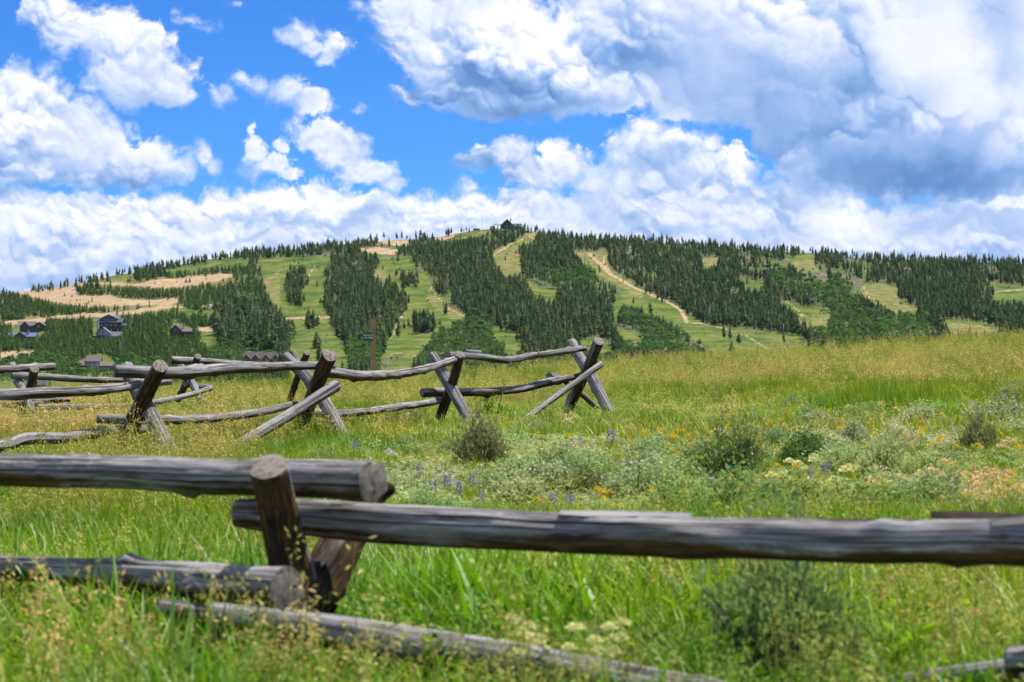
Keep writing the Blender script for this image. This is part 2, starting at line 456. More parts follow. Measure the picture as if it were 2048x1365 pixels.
BARE = [
    [(0,585),(60,574),(130,563),(180,564),(260,568),(310,561),(380,554),(450,548),(472,553),(440,562),(370,575),(330,577),(270,574),(180,567),(150,576),(155,590),(60,592)],
    [(50,590),(110,587),(180,591),(225,591),(240,598),(290,599),(350,597),(362,605),(340,612),(290,610),(220,613),(150,612),(100,603)],
    [(0,644),(80,637),(130,631),(200,627),(270,621),(330,612),(400,611),(470,606),(470,611),(345,616),(280,629),(200,635),(100,641),(0,651)],
    [(745,480),(790,476),(828,485),(812,491),(770,490)], [(708,500),(760,495),(795,499),(790,509),(740,507)],
    [(858,481),(885,471),(915,466),(908,473),(885,481)],
    [(0,706),(70,700),(72,710),(0,719)],
    [(535,640),(640,634),(690,632),(690,634),(640,637),(535,644)],
    [(395,655),(428,653),(430,663),(398,664)],
]
# dirt tracks: centre line and half width in photo pixels
TRACKS = [
    ([(1178,506),(1196,525),(1222,548),(1250,566),(1300,590),(1340,605),(1362,622),(1374,645)], 4.0),
    ([(1374,645),(1400,648),(1440,655),(1490,672),(1525,692),(1560,715)], 3.0),
    ([(1205,505),(1208,525),(1225,548)], 2.5),
    ([(1075,462),(1062,472),(1030,485),(985,512)], 3.0),
    ([(1570,600),(1600,625),(1612,655)], 2.0),
    ([(630,530),(618,550),(606,570)], 2.0),
    ([(862,575),(880,600),(915,628),(941,637)], 2.5), ([(760,557),(745,552),(742,566),(790,578)], 3.0), ([(812,618),(797,645),(780,680)], 2.5),
    ([(780,712),(800,708),(838,712)], 2.2), ([(1725,572),(1740,600),(1765,620)], 2.0), ([(1985,585),(2060,580)], 3.0), ([(1885,646),(1990,658)], 1.6), ([(520,638),(600,636),(690,634)], 1.6),
]
DRY = [  # where the grass of the runs is bleached
    [(982,509),(1000,495),(1035,485),(1075,464),(1072,478),(1040,492),(1040,506),(1043,547),(1012,553),(995,537)],
    [(1140,502),(1215,502),(1224,540),(1258,560),(1290,590),(1280,600),(1215,560),(1165,525)],
    [(1402,515),(1440,513),(1437,530),(1410,540)], [(1565,525),(1635,520),(1638,545),(1600,545)],
    [(1725,570),(1795,573),(1800,600),(1840,620),(1790,628),(1720,590)], [(742,540),(770,540),(790,570),(819,596),(800,590),(742,565)],
    [(1580,640),(1668,628),(1650,665),(1600,660)], [(1885,640),(2000,660),(1980,674),(1890,674)], [(862,575),(941,637),(900,640),(850,600)], [(520,560),(560,540),(560,640),(540,612)],
    [(0,570),(470,545),(480,560),(350,620),(0,655)], [(870,490),(980,458),(1075,462),(1040,480),(980,480)],
]
def seg_dist(pts, u, v, sv=2.2):
    d = np.full(np.shape(u), 1e9)
    for (a, b), (c, e) in zip(pts[:-1], pts[1:]):
        dx, dy = c - a, (e - b) * sv
        L = dx * dx + dy * dy + 1e-9
        t = np.clip(((u - a) * dx + (v - b) * sv * dy) / L, 0, 1)
        d = np.minimum(d, np.hypot(u - a - t * dx, (v - b) * sv - t * dy))
    return d
def mask_of(polys, u, v):
    r = np.zeros(np.shape(u), bool)
    for p in polys: r |= inpoly(p, u, v)
    return r

# ---- materials of the ground
def mat_new(name):
    m = bpy.data.materials.new(name); m.use_nodes = True
    m.node_tree.nodes.clear()
    n = NT(m.node_tree)
    out = n.new('ShaderNodeOutputMaterial')
    return m, n, out
def principled(n, out, color, rough=.8, spec=.3, normal=None):
    p = n.new('ShaderNodeBsdfPrincipled')
    n.put(p.inputs['Base Color'], color if isinstance(color, bpy.types.NodeSocket) else (*color[:3], 1))
    n.put(p.inputs['Roughness'], rough)
    p.inputs['Specular IOR Level'].default_value = spec
    if normal is not None: n.put(p.inputs['Normal'], normal)
    n.put(out.inputs[0], p.outputs[0])
    return p
def attr(n, name, out='Fac'):
    a = n.new('ShaderNodeAttribute'); a.attribute_name = name
    return a.outputs[out]

m_hill, n, out = mat_new('hillside_ground')
geo = n.new('ShaderNodeNewGeometry'); pos = geo.outputs['Position']
na = n.noise(pos, .045, 6, .68); nb = n.noise(pos, .18, 5, .65)
stretch = n.vmath('MULTIPLY', pos, (.07, .10, .0)); nc = n.noise(stretch, 1.0, 6, .7)
grass = n.mixc(n.ramp(na, .40, .60), (.036, .090, .012), (.112, .145, .020))
grass = n.mixc(n.ramp(nc, .48, .66), grass, (.195, .165, .055))
dryc = n.mixc(n.ramp(nb, .38, .58), (.27, .20, .085), (.115, .135, .03))
col = n.mixc(n.ramp(n.math('ADD', attr(n, 'dry'), n.math('MULTIPLY_ADD', nc, 2.4, -1.25)), .25, .85), grass, dryc)
floor_ = n.mixc(n.ramp(nb, .40, .62), (.085, .075, .045), (.20, .165, .115))
floor_ = n.mixc(n.ramp(na, .42, .58), floor_, (.075, .115, .026))
col = n.mixc(n.ramp(n.math('ADD', attr(n, 'forest'), n.math('MULTIPLY_ADD', nb, .8, -.4)), .4, .6), col, floor_)
earth = n.mixc(n.ramp(nb, .35, .66), (.30, .205, .115), (.42, .305, .185))
earth = n.mixc(n.ramp(nc, .55, .75), earth, (.22, .14, .085))
col = n.mixc(n.ramp(n.math('ADD', attr(n, 'dirt'), n.math('MULTIPLY_ADD', nb, 1.5, -.78)), .38, .66), col, earth)
bmp = n.new('ShaderNodeBump'); bmp.inputs['Strength'].default_value = .6; bmp.inputs['Distance'].default_value = 2.0
n.put(bmp.inputs['Height'], nb)
principled(n, out, col, .95, .1, bmp.outputs[0])

# ---- hillside mesh
us = np.concatenate([np.linspace(-900, -80, 40), np.arange(-72, 2122, 5.0), np.linspace(2140, 3000, 40)])
ts = np.concatenate([np.linspace(-.5, 0, 12)[:-1], np.linspace(0, 1, 150), 1 + np.linspace(.01, .9, 14)])
UU, TT = np.meshgrid(us, ts)
YY = Y_BASE + (Y_RIDGE - Y_BASE) * TT
XX = (UU - U0) / F * YY
ZZ = ground_z(XX, YY)
VV = V_BASE - (V_BASE - ridge_v(UU)) * np.clip(TT, 0, 1)
nr, ncx = UU.shape
idx = np.arange(nr * ncx).reshape(nr, ncx)
fc = np.stack([idx[:-1, :-1], idx[:-1, 1:], idx[1:, 1:], idx[1:, :-1]], -1).reshape(-1, 4)
roll = (fnoise(UU / 45 + 3, VV / 14 + 5, 3) - .5) * 2.6 * (TT > 0.02)
me = mesh_from(np.stack([XX, YY, ZZ + roll * .6], -1).reshape(-1, 3), fc.tolist(), 'hillside', True)
uj = UU + (fnoise(UU / 18, VV / 6, 3) - .5) * 14; vj = VV + (fnoise(UU / 15 + 9, VV / 6 + 4, 3) - .5) * 5
run_m = mask_of(RUNS, uj, vj); bare_m = mask_of(BARE, uj, vj); dry_m = mask_of(DRY, uj, vj)
dirt = bare_m.astype(float)
for pts, hw in TRACKS:
    dirt = np.maximum(dirt, np.clip(1.3 - seg_dist(pts, UU, VV) / (hw * (1.25 if hw > 3.5 else .95)), 0, .95 if hw > 3.5 else .8))
left_open = 1 - sstep(455, 590, UU + 60 * (fnoise(UU / 30, VV / 9, 2) - .5))
fattr(me, 'dirt', dirt)
fattr(me, 'dry', dry_m * .80)
fattr(me, 'forest', np.where(run_m, 0.0, 1 - .55 * left_open))
o = obj('hillside', me, m_hill); tag(o, kind='structure')

# ---- meadow sheet
m_mead, n, out = mat_new('meadow_soil')
geo = n.new('ShaderNodeNewGeometry'); pos = geo.outputs['Position']
na = n.noise(pos, .6, 4, .6); nb = n.noise(pos, 9.0, 5, .65)
c = n.mixc(n.ramp(na, .35, .65), (.060, .080, .020), (.16, .13, .055))
c = n.mixc(n.ramp(nb, .45, .7), c, (.10, .075, .04))
bmp = n.new('ShaderNodeBump'); bmp.inputs['Strength'].default_value = .8; bmp.inputs['Distance'].default_value = .05
n.put(bmp.inputs['Height'], nb)
principled(n, out, c, .95, .1, bmp.outputs[0])
xs = np.concatenate([np.linspace(-170, -32, 24)[:-1], np.linspace(-32, 32, 130), np.linspace(32, 170, 24)[1:]])
ysr = np.concatenate([np.linspace(-40, 2, 20)[:-1], np.linspace(2, 70, 150), np.linspace(70, 402, 60)[1:]])
XX, YY = np.meshgrid(xs, ysr)
ZZ = ground_z(XX, YY)
idx = np.arange(XX.size).reshape(XX.shape)
fc = np.stack([idx[:-1, :-1], idx[:-1, 1:], idx[1:, 1:], idx[1:, :-1]], -1).reshape(-1, 4)
o = obj('meadow_ground', mesh_from(np.stack([XX, YY, ZZ], -1).reshape(-1, 3), fc.tolist(), 'meadow_ground', True), m_mead)
tag(o, kind='structure')

# ------------------------------------------------------------------ scatter by geometry nodes (for what nobody could count)
def scatter(name, pts, rots, scls, idx, protos, kind='stuff'):
    """one object whose points carry copies of the prototype meshes"""
    coll = bpy.data.collections.new(name + '_prototypes')
    for p in protos: coll.objects.link(p)
    me = bpy.data.meshes.new(name)
    me.vertices.add(len(pts)); me.vertices.foreach_set('co', np.asarray(pts, np.float32).ravel())
    fattr(me, 'turn', rots, 'FLOAT_VECTOR'); fattr(me, 'size', scls, 'FLOAT_VECTOR'); fattr(me, 'pick', idx, 'INT')
    o = obj(name, me); tag(o, kind=kind)
    ng = bpy.data.node_groups.new(name + '_scatter', 'GeometryNodeTree')
    ng.interface.new_socket('Geometry', in_out='INPUT', socket_type='NodeSocketGeometry')
    ng.interface.new_socket('Geometry', in_out='OUTPUT', socket_type='NodeSocketGeometry')
    N, L = ng.nodes, ng.links
    gi, go = N.new('NodeGroupInput'), N.new('NodeGroupOutput')
    ci = N.new('GeometryNodeCollectionInfo'); ci.inputs['Collection'].default_value = coll
    ci.inputs['Separate Children'].default_value = True; ci.inputs['Reset Children'].default_value = True
    ip = N.new('GeometryNodeInstanceOnPoints'); ip.inputs['Pick Instance'].default_value = True
    def na(nm, dt):
        a = N.new('GeometryNodeInputNamedAttribute'); a.data_type = dt; a.inputs['Name'].default_value = nm
        return [s for s in a.outputs if s.enabled and s.name == 'Attribute'][0]
    er = N.new('FunctionNodeEulerToRotation')
    L.new(na('turn', 'FLOAT_VECTOR'), er.inputs[0])
    L.new(gi.outputs[0], ip.inputs['Points']); L.new(ci.outputs[0], ip.inputs['Instance'])
    L.new(er.outputs[0], ip.inputs['Rotation']); L.new(na('size', 'FLOAT_VECTOR'), ip.inputs['Scale'])
    L.new(na('pick', 'INT'), ip.inputs['Instance Index'])
    L.new(ip.outputs[0], go.inputs[0])
    md = o.modifiers.new('scatter', 'NODES'); md.node_group = ng
    return o
def proto(name, mesh, mats):
    for m in (mats if isinstance(mats, (list, tuple)) else [mats]): mesh.materials.append(m)
    return bpy.data.objects.new(name, mesh)

# ------------------------------------------------------------------ trees
def leaf_mat(name, c0, c1, c2, trans=.25, scale=1.0):
    m, n, out = mat_new(name)
    oi = n.new('ShaderNodeObjectInfo')
    geo = n.new('ShaderNodeNewGeometry')
    r = oi.outputs['Random']
    c = n.mixc(n.ramp(r, 0, .6, smooth=False), c0, c1)
    c = n.mixc(n.ramp(r, .6, 1, smooth=False), c, c2)
    v = n.noise(geo.outputs['Position'], scale, 2, .6)
    c = n.mixc(n.ramp(v, .3, .7, 0, .5), c, n.mixc(1.0, c, (.55, .55, .5), 'MULTIPLY'))
    d = n.new('ShaderNodeBsdfDiffuse'); n.put(d.inputs[0], c)
    t = n.new('ShaderNodeBsdfTranslucent'); n.put(t.inputs[0], n.mixc(1.0, c, (1.1, 1.25, .6), 'MULTIPLY'))
    x = n.new('ShaderNodeMixShader'); x.inputs[0].default_value = trans
    n.put(x.inputs[1], d.outputs[0]); n.put(x.inputs[2], t.outputs[0]); n.put(out.inputs[0], x.outputs[0])
    return m
m_pine = leaf_mat('pine_needles', (.060, .105, .038), (.112, .172, .052), (.195, .215, .080), .28)
m_young = leaf_mat('young_pine_needles', (.085, .155, .036), (.130, .200, .040), (.070, .125, .040), .25)
m_aspen = leaf_mat('aspen_leaves', (.095, .185, .050), (.135, .235, .060), (.075, .155, .048), .35)
m_bark, n, out = mat_new('tree_bark')
geo = n.new('ShaderNodeNewGeometry')
oi = n.new('ShaderNodeObjectInfo')
c = n.mixc(n.noise(geo.outputs['Position'], 2.0, 3, .6), (.10, .075, .055), (.26, .22, .18))
principled(n, out, c, .9, .1)
m_pale, n, out = mat_new('pale_bark')
geo = n.new('ShaderNodeNewGeometry')
c = n.mixc(n.ramp(n.noise(geo.outputs['Position'], 3.0, 3, .6), .55, .7), (.50, .49, .43), (.12, .11, .09))
principled(n, out, c, .85, .1)

def pine_mesh(seed, bare=.25, wide=.17, young=False):
    """crown of a one metre tall conifer: whorls of drooping needle sprays, uneven outline"""
    rg = random.Random(seed)
    mb = MB()
    z = bare
    nw = 13 if not young else 9
    lean = (rg.uniform(-.02, .02), rg.uniform(-.02, .02))
    for k in range(nw):
        t = k / (nw - 1)
        zc = bare + (1 - bare) * t ** .95
        prof = (1 - t) ** .75 * (.55 + .45 * min(1, t * 5)) if not young else (1 - t) ** .9
        r0 = wide * prof + .012
        nb = 7 if t < .7 else 5
        a0 = rg.uniform(0, 6.28)
        for b in range(nb):
            if rg.random() < .13 and t < .9: continue
            a = a0 + b * 6.283 / nb + rg.uniform(-.3, .3)
            r = r0 * rg.uniform(.55, 1.25)
            dz = -r * rg.uniform(.15, .6) if not young else r * rg.uniform(-.1, .7)
            wd = r * rg.uniform(.32, .55) + .012
            c, s = math.cos(a), math.sin(a)
            ox, oy = lean[0] * t * 4, lean[1] * t * 4
            th = (1 - bare) / nw * rg.uniform(.8, 1.5)
            p0 = (ox, oy, zc + th * .7)
            p1 = (ox + c * r * .6 - s * wd, oy + s * r * .6 + c * wd, zc + dz * .5)
            p2 = (ox + c * r, oy + s * r, zc + dz)
            p3 = (ox + c * r * .6 + s * wd, oy + s * r * .6 - c * wd, zc + dz * .5)
            p4 = (ox + c * r * .55, oy + s * r * .55, zc + dz * .5 + th * .75)
            b0 = len(mb.v)
            mb.v += [Vector(p) for p in (p0, p1, p2, p3, p4)]
            mb.f += [(b0, b0 + 1, b0 + 4), (b0 + 1, b0 + 2, b0 + 4), (b0 + 2, b0 + 3, b0 + 4), (b0 + 3, b0, b0 + 4)]
    mb.tube([(lean[0] * 3.6, lean[1] * 3.6, .9), (lean[0] * 4, lean[1] * 4, 1.02)], [.012, .002], 4)
    return mb.mesh('pine_crown')
def trunk_mesh(r, h, bend=0.0):
    return MB().tube([(0, 0, -.03), (bend, 0, h * .5), (0, bend, h)], [r, r * .8, r * .3], 5).mesh('trunk')
def aspen_mesh(seed):
    rg = random.Random(seed)
    mb = MB()
    cl = []
    for k in range(15):
        t = rg.random()
        z = .30 + .62 * t
        rr = .27 * math.sin(math.pi * min(.96, .18 + t * .75)) * rg.uniform(.3, 1)
        a = rg.uniform(0, 6.28)
        cl.append((rr * math.cos(a), rr * math.sin(a), z, rg.uniform(.06, .12)))
    for (x, y, z, s) in cl:
        for q in range(17):
            d = Vector((rg.gauss(0, 1), rg.gauss(0, 1), rg.gauss(0, .85))).normalized()
            p = Vector((x, y, z)) + d * s * rg.uniform(.55, 1.1)
            nrm = (d + Vector((rg.uniform(-.7, .7), rg.uniform(-.7, .7), rg.uniform(-.4, .8)))).normalized()
            t1 = nrm.orthogonal().normalized(); t2 = nrm.cross(t1)
            e = s * rg.uniform(.28, .5)
            mb.poly([p + t1 * e, p + t2 * e * .8, p - t1 * e, p - t2 * e * .8])
    return mb.mesh('aspen_crown')
def snag_mesh(seed):
    rg = random.Random(seed)
    mb = MB().tube([(0, 0, -.03), (.01, 0, .5), (0, .01, 1)], [.016, .012, .003], 5)
    for k in range(16):
        z = rg.uniform(.3, .95); a = rg.uniform(0, 6.28); r = .10 * (1.1 - z)
        mb.tube([(0, 0, z), (math.cos(a) * r, math.sin(a) * r, z + rg.uniform(-.02, .05))], [.004, .0015], 3, False)
    return mb.mesh('dead_tree')

pine_crowns = [pine_mesh(i, bare=(.16, .30, .38, .22, .12, .42)[i], wide=(.24, .21, .20, .27, .29, .18)[i]) for i in range(6)]
young_crowns = [pine_mesh(20 + i, bare=.06, wide=(.27, .31, .23)[i], young=True) for i in range(3)]
aspen_crowns = [aspen_mesh(40 + i) for i in range(4)]
pine_trunk = trunk_mesh(.016, .85, .006); aspen_trunk = trunk_mesh(.017, .75, .012)
dead_meshes = [snag_mesh(60 + i) for i in range(3)]
def join_meshes(a, b, ma, mb_):
    va = [v.co.copy() for v in a.vertices]; vb = [v.co.copy() for v in b.vertices]
    fa = [tuple(p.vertices) for p in a.polygons]; fb = [tuple(i + len(va) for i in p.vertices) for p in b.polygons]
    me = mesh_from(va + vb, fa + fb, a.name + '_whole')
    me.materials.append(ma); me.materials.append(mb_)
    me.polygons.foreach_set('material_index', [0] * len(fa) + [1] * len(fb))
    return me

# ---- where trees stand
ASPENS = [
    [(698,700),(765,700),(772,752),(700,755)], [(885,660),(960,645),(1000,680),(1003,722),(960,740),(845,740),(860,700)],
    [(1240,648),(1290,650),(1340,668),(1395,698),(1420,712),(1415,725),(1250,725),(1240,690)], [(1620,655),(1700,640),(1830,645),(1888,665),(1885,690),(1640,710),(1625,695)],
    [(420,695),(560,705),(575,735),(420,735)], [(0,735),(330,735),(330,775),(0,775)], [(1530,560),(1700,575),(1720,630),(1690,640),(1560,590)], [(840,735),(1250,725),(1250,765),(840,765)],
    [(1060,560),(1180,555),(1200,580),(1080,585)],
]
TALL = [[(430,645),(520,625),(575,650),(580,715),(560,722),(440,715),(425,690)]]
ISLANDS = [  # clumps standing in the runs (base areas)
    [(573,548),(612,545),(618,570),(600,585),(605,615),(580,612),(570,585)], [(800,560),(836,560),(838,578),(805,578)], [(828,650),(866,648),(869,668),(828,669)],
    [(612,650),(625,648),(640,657),(615,660)], [(624,694),(642,694),(642,700),(624,700)],
]
ISLAND_NAMES = ['in the long clump on the wide left run', 'in the small upper island right of the sign post', 'in the lone clump on the run right of the sign post', 'in the little clump on the wide left run', 'standing nearly alone low on the wide left run']
HOUSE_CLEAR = [[(40,643),(92,643),(92,662),(74,676),(18,676),(22,664)], [(200,627),(228,627),(246,645),(238,676),(182,676),(188,650)], [(345,650),(368,650),(388,662),(384,671),(330,671)], [(178,710),(200,710),(236,726),(232,736),(156,736),(158,724)], [(486,704),(558,704),(558,720),(486,720)], [(940,446),(1046,430),(1046,449),(940,456)], [(1412,694),(1432,694),(1432,712),(1412,712)], [(55,750),(100,750),(100,790),(55,790)], [(776,695),(806,690),(806,765),(772,765)]]
def plant(n_try, cell_u, cell_v, seed):
    rg = np.random.default_rng(seed)
    u = rg.uniform(-70, 2120, n_try); v = rg.uniform(455, 768, n_try)
    rv = ridge_v(u)
    keep = v > rv + .3
    return u[keep], v[keep]
pu, pv = plant(140000, 0, 0, 21)
tall = mask_of(TALL, pu, pv)
leftz = (pu < 520) & (pv > ridge_v(pu) + 24) & ~tall
ridge_strip = pv < ridge_v(pu) + 26
aspen = mask_of(ASPENS, pu, pv)
island = mask_of(ISLANDS, pu, pv)
h_px = 16.5 + 13.0 * sstep(520, 690, pv)
h_px = np.where(leftz, 13 + 8 * sstep(560, 720, pv), h_px)
h_px = np.where(pv < ridge_v(pu) + 8, 14.5, h_px)
h_px = np.where(tall, 42, h_px)
h_px = np.where(aspen, 30, h_px)
rgh = np.random.default_rng(5)
h_px = h_px * np.clip(rgh.normal(.92, .20, len(pu)), .5, 1.45)
dens = np.where(leftz, 1.0, 1.0) * np.where(aspen, .42, 1)
patch = fnoise(pu / 55, pv / 16, 3)
dens = dens * np.where(leftz, sstep(.30, .50, patch) * 1.1 + .16, .22 + .78 * sstep(.33, .50, patch))
right_scrub = (pu > 1450) & (pu < 1830) & (pv > 520) & (pv < 600)
dens = np.where(right_scrub, dens * (.12 + .75 * sstep(.45, .60, patch)), dens)
ok = rgh.random(len(pu)) < dens
opens = RUNS + BARE
uj = pu + (fnoise(pu / 12, pv / 4, 3) - .5) * 18; stray = rgh.random(len(pu)) < .003
for k, sft in enumerate((0, .30, .62)):
    hit = mask_of(opens, uj, pv - sft * h_px)
    ok &= ~hit | island | stray
for pts, hw in TRACKS[:2]:
    ok &= seg_dist(pts, pu, pv) > hw * 1.6
for k, sft in enumerate((0, .4, .8)):
    ok &= ~mask_of(HOUSE_CLEAR, pu, pv - sft * h_px)
pu, pv, h_px, aspen, leftz, tall, island = [a[ok] for a in (pu, pv, h_px, aspen, leftz, tall, island)]
# thin to a spacing: one tree per small cell of ground
cell = {}
keep = []
for i in range(len(pu)):
    cu = (13.0 if aspen[i] else 5.2 if leftz[i] else 6.0)
    key = (int(pu[i] / cu), int(pv[i] / (4.2 if aspen[i] else 2.1 if leftz[i] else 2.3)), int(cu))
    if key in cell: continue
    cell[key] = 1; keep.append(i)
keep = np.array(keep)
pu, pv, h_px, aspen, leftz, tall, island = [a[keep] for a in (pu, pv, h_px, aspen, leftz, tall, island)]
py = hill_y(pu, pv); px_ = (pu - U0) / F * py; pz = ground_z(px_, py) - .15
hm = h_px * py / F
rg = np.random.default_rng(8)
dead = (rg.random(len(pu)) < .022) & ~aspen
yaw = rg.uniform(0, 6.283, len(pu)); fat = rg.uniform(.75, 1.35, len(pu))
kindv = rg.integers(0, 6, len(pu))
EXTRA_TREES = []
# lone trees breaking the skyline of the ridge
for u_ in np.concatenate([rg.uniform(55, 530, 150), rg.uniform(1280, 1480, 16), rg.uniform(1620, 2050, 46), rg.uniform(760, 900, 12)]):
    EXTRA_TREES.append((u_, float(ridge_v(u_)) + (rg.uniform(.5, 6) if u_ < 530 else 1.0), rg.uniform(11, 19) if u_ < 530 else rg.uniform(13, 22)))
# ---- the three hundred that show largest of each kind become trees of their own
crest_v = np.interp(pu, [0, 600, 1024, 1400, 2048], [745, 742, 735, 712, 660])
def region_of(u, v):
    for pl, nm in zip(ISLANDS, ISLAND_NAMES):
        if inpoly(pl, np.array([u]), np.array([v]))[0]: return nm
    if u < 120: return 'around the brown houses at far left' if v < 705 else 'under the leftmost houses behind the far rails'
    if u < 300: return 'around the stacked blue and grey houses' if v < 690 else 'around the house with purple brown roofs'
    if u < 430: return 'around the dark log chalet' if v < 690 else 'between purple roofed house and long lodge'
    if u < 500: return 'on the chalet side of the tall stand' if v < 690 else 'left of the long lodge with four gables'
    if u < 590: return 'on the ski run side of the tall stand' if v < 690 else 'around the long lodge with four gables'
    if u < 760: return 'in the stand behind the green sign post'
    if u < 870: return 'by the open run right of the sign post'
    if u < 1010: return 'in the rounded grove above the middle fence'
    if u < 1240: return 'in the long stand over the right end of the fence'
    if u < 1440: return 'in the grove left of the small hut'
    if u < 1640: return 'along the upper edge of the dirt track run'
    return 'in the woods above the right hand meadow crest'
def single_tree(kind, i_u, i_v, x, y, z, h, f, yw, crown, trunk, mc, mt, grp, adj, tall_h, short_h):
    r = empty(kind, (x, y, z), yw)
    r.scale = (h * f, h * f, h)
    obj('trunk', trunk, mt, r); obj('crown', crown, mc, r)
    tag(r, ('tall ' if h * F / y > tall_h else 'short ' if h * F / y < short_h else 'middling ') + adj + ' ' + region_of(i_u, i_v), 'tree', grp)
    return r
is_pine = ~aspen & ~dead
order = np.argsort(-np.where(is_pine & (pv < crest_v + 6), h_px, 0))[:300]
single = np.zeros(len(pu), bool)
for i in order:
    single[i] = True
    young = bool(leftz[i])
    single_tree('pine_tree', pu[i], pv[i], px_[i], py[i], pz[i], hm[i], fat[i], yaw[i], (young_crowns[kindv[i] % 3] if young else pine_crowns[kindv[i]]), pine_trunk,
                m_young if young else m_pine, m_bark, 'pines ' + region_of(pu[i], pv[i]), 'dark green pine', 40, 33)
order = np.argsort(-np.where(aspen & (pv < crest_v + 10), h_px, 0))[:300]
order = [i for i in order if aspen[i] and pv[i] < crest_v[i] + 10]
for i in order:
    single[i] = True
    single_tree('aspen_tree', pu[i], pv[i], px_[i], py[i], pz[i], hm[i], fat[i] * 1.15, yaw[i], aspen_crowns[kindv[i] % 4], aspen_trunk, m_aspen, m_pale,
                'aspens ' + region_of(pu[i], pv[i]), 'leafy green aspen', 31, 25)
for i in np.nonzero(dead)[0]:
    if pv[i] > crest_v[i] + 4: continue
    o = obj('dead_tree', dead_meshes[kindv[i] % 3], m_pale, None, (px_[i], py[i], pz[i]), (0, 0, yaw[i]))
    o.scale = (hm[i] * 1.5, hm[i] * 1.5, hm[i] * 1.05)
    rgn = region_of(pu[i], pv[i]) if pv[i] > 600 else ('high on the left slope' if pu[i] < 700 else 'high on the middle slope' if pu[i] < 1300 else 'high on the right slope')
    tag(o, 'bare grey dead tree ' + rgn, 'dead tree', 'dead trees ' + rgn)
for kind_name, sel, protos, nn in (
    ('pine_forest', ~aspen & ~leftz & ~single & ~dead, [proto('pine', join_meshes(c_, pine_trunk, m_pine, m_bark), []) for c_ in pine_crowns], 6),
    ('young_pine_wood', ~aspen & leftz & ~single & ~dead, [proto('young_pine', join_meshes(c_, pine_trunk, m_young, m_bark), []) for c_ in young_crowns], 3),
    ('aspen_wood', aspen & ~single, [proto('aspen', join_meshes(c_, aspen_trunk, m_aspen, m_pale), []) for c_ in aspen_crowns], 4)):
    P3 = np.stack([px_, py, pz], -1)[sel]
    S3 = np.stack([hm * fat, hm * fat, hm], -1)[sel]
    R3 = np.stack([0 * yaw, 0 * yaw, yaw], -1)[sel]
    K3 = kindv[sel] % nn
    if kind_name == 'pine_forest':
        ex = np.array(EXTRA_TREES); ey = hill_y(ex[:, 0], ex[:, 1]); exx = (ex[:, 0] - U0) / F * ey
        P3 = np.concatenate([P3, np.stack([exx, ey, ground_z(exx, ey) - .2], -1)])
        eh = ex[:, 2] * ey / F
        S3 = np.concatenate([S3, np.stack([eh * .85, eh * .85, eh], -1)]); R3 = np.concatenate([R3, np.stack([0 * eh, 0 * eh, ex[:, 0]], -1)])
        K3 = np.concatenate([K3, np.arange(len(ex)) % 6])
    if len(P3): scatter(kind_name, P3, R3, S3, K3, protos)
    print(kind_name, len(P3))

# low brush dotted over the runs and clearings
bu, bv = rg.uniform(-40, 2090, 5200), rg.uniform(470, 760, 5200)
k = (bv > ridge_v(bu) + 2) & (mask_of(RUNS, bu, bv) | (bu < 520)) & (fnoise(bu / 26, bv / 9, 3) > .56)
k &= rg.random(len(bu)) < .55
bu, bv = bu[k], bv[k]
by = hill_y(bu, bv); bx = (bu - U0) / F * by; bs = rg.uniform(2.5, 6.5, len(bu)) * by / F
scatter('hillside_brush', np.stack([bx, by, ground_z(bx, by) - .1], -1), np.stack([0 * bu, 0 * bu, bu], -1), np.stack([bs * 2.0, bs * 2.0, bs], -1), np.arange(len(bu)) % 3,
        [proto('brush', c_.copy(), m_aspen if i_ else m_young) for i_, c_ in enumerate(young_crowns)])
for m__ in bpy.data.collections['hillside_brush_prototypes'].objects:
    while len(m__.data.materials) > 1: m__.data.materials.pop(index=0)

# ------------------------------------------------------------------ buildings, lifts and posts on the hill
def flat_mat(name, c, rough=.7, spec=.3, var=.12, scale=1.5):
    m, n, out = mat_new(name)
    geo = n.new('ShaderNodeNewGeometry')
    v = n.noise(geo.outputs['Position'], scale, 4, .6)
    cc = n.mixc(v, tuple(x * (1 - var) for x in c), tuple(min(1, x * (1 + var)) for x in c))
    principled(n, out, cc, rough, spec)
    return m
M = {
    'brown_log': flat_mat('brown_log_wall', (.085, .05, .035), var=.3), 'red_brown': flat_mat('red_brown_wall', (.16, .065, .04), var=.25),
    'slate': flat_mat('slate_blue_siding', (.085, .10, .125), var=.2), 'grey_siding': flat_mat('grey_siding', (.24, .28, .29), var=.12),
    'sage_siding': flat_mat('sage_siding', (.33, .36, .30), var=.1), 'dark_siding': flat_mat('dark_siding', (.05, .045, .05), var=.25),
    'roof_purple': flat_mat('purple_brown_roof', (.165, .12, .125), var=.2, scale=.8), 'roof_grey': flat_mat('grey_roof', (.15, .155, .17), var=.2, scale=.8),
    'roof_blue': flat_mat('blue_metal_roof', (.13, .17, .30), .35, .5, .12, .8), 'roof_dark': flat_mat('dark_roof', (.065, .07, .085), var=.2, scale=.8),
    'trim': flat_mat('pale_trim', (.52, .50, .46)), 'stone': flat_mat('chimney_stone', (.33, .27, .23), var=.3, scale=3), 'steel': flat_mat('blue_grey_steel', (.16, .20, .27), .5, .4),
    'white': flat_mat('white_paint', (.72, .74, .76), .5, .4, .06), 'yellow': flat_mat('yellow_pad', (.78, .48, .02), .6, .3, .06), 'red': flat_mat('red_paint', (.40, .06, .04), .6, .3, .15),
    'black': flat_mat('black_paint', (.02, .02, .024), .5, .4), 'timber': flat_mat('timber_post', (.40, .27, .125), .85, .1, .35, 6.0), 'galv': flat_mat('galvanised_pole', (.30, .33, .37), .45, .5),
}
m_pane, n, out = mat_new('window_glass')
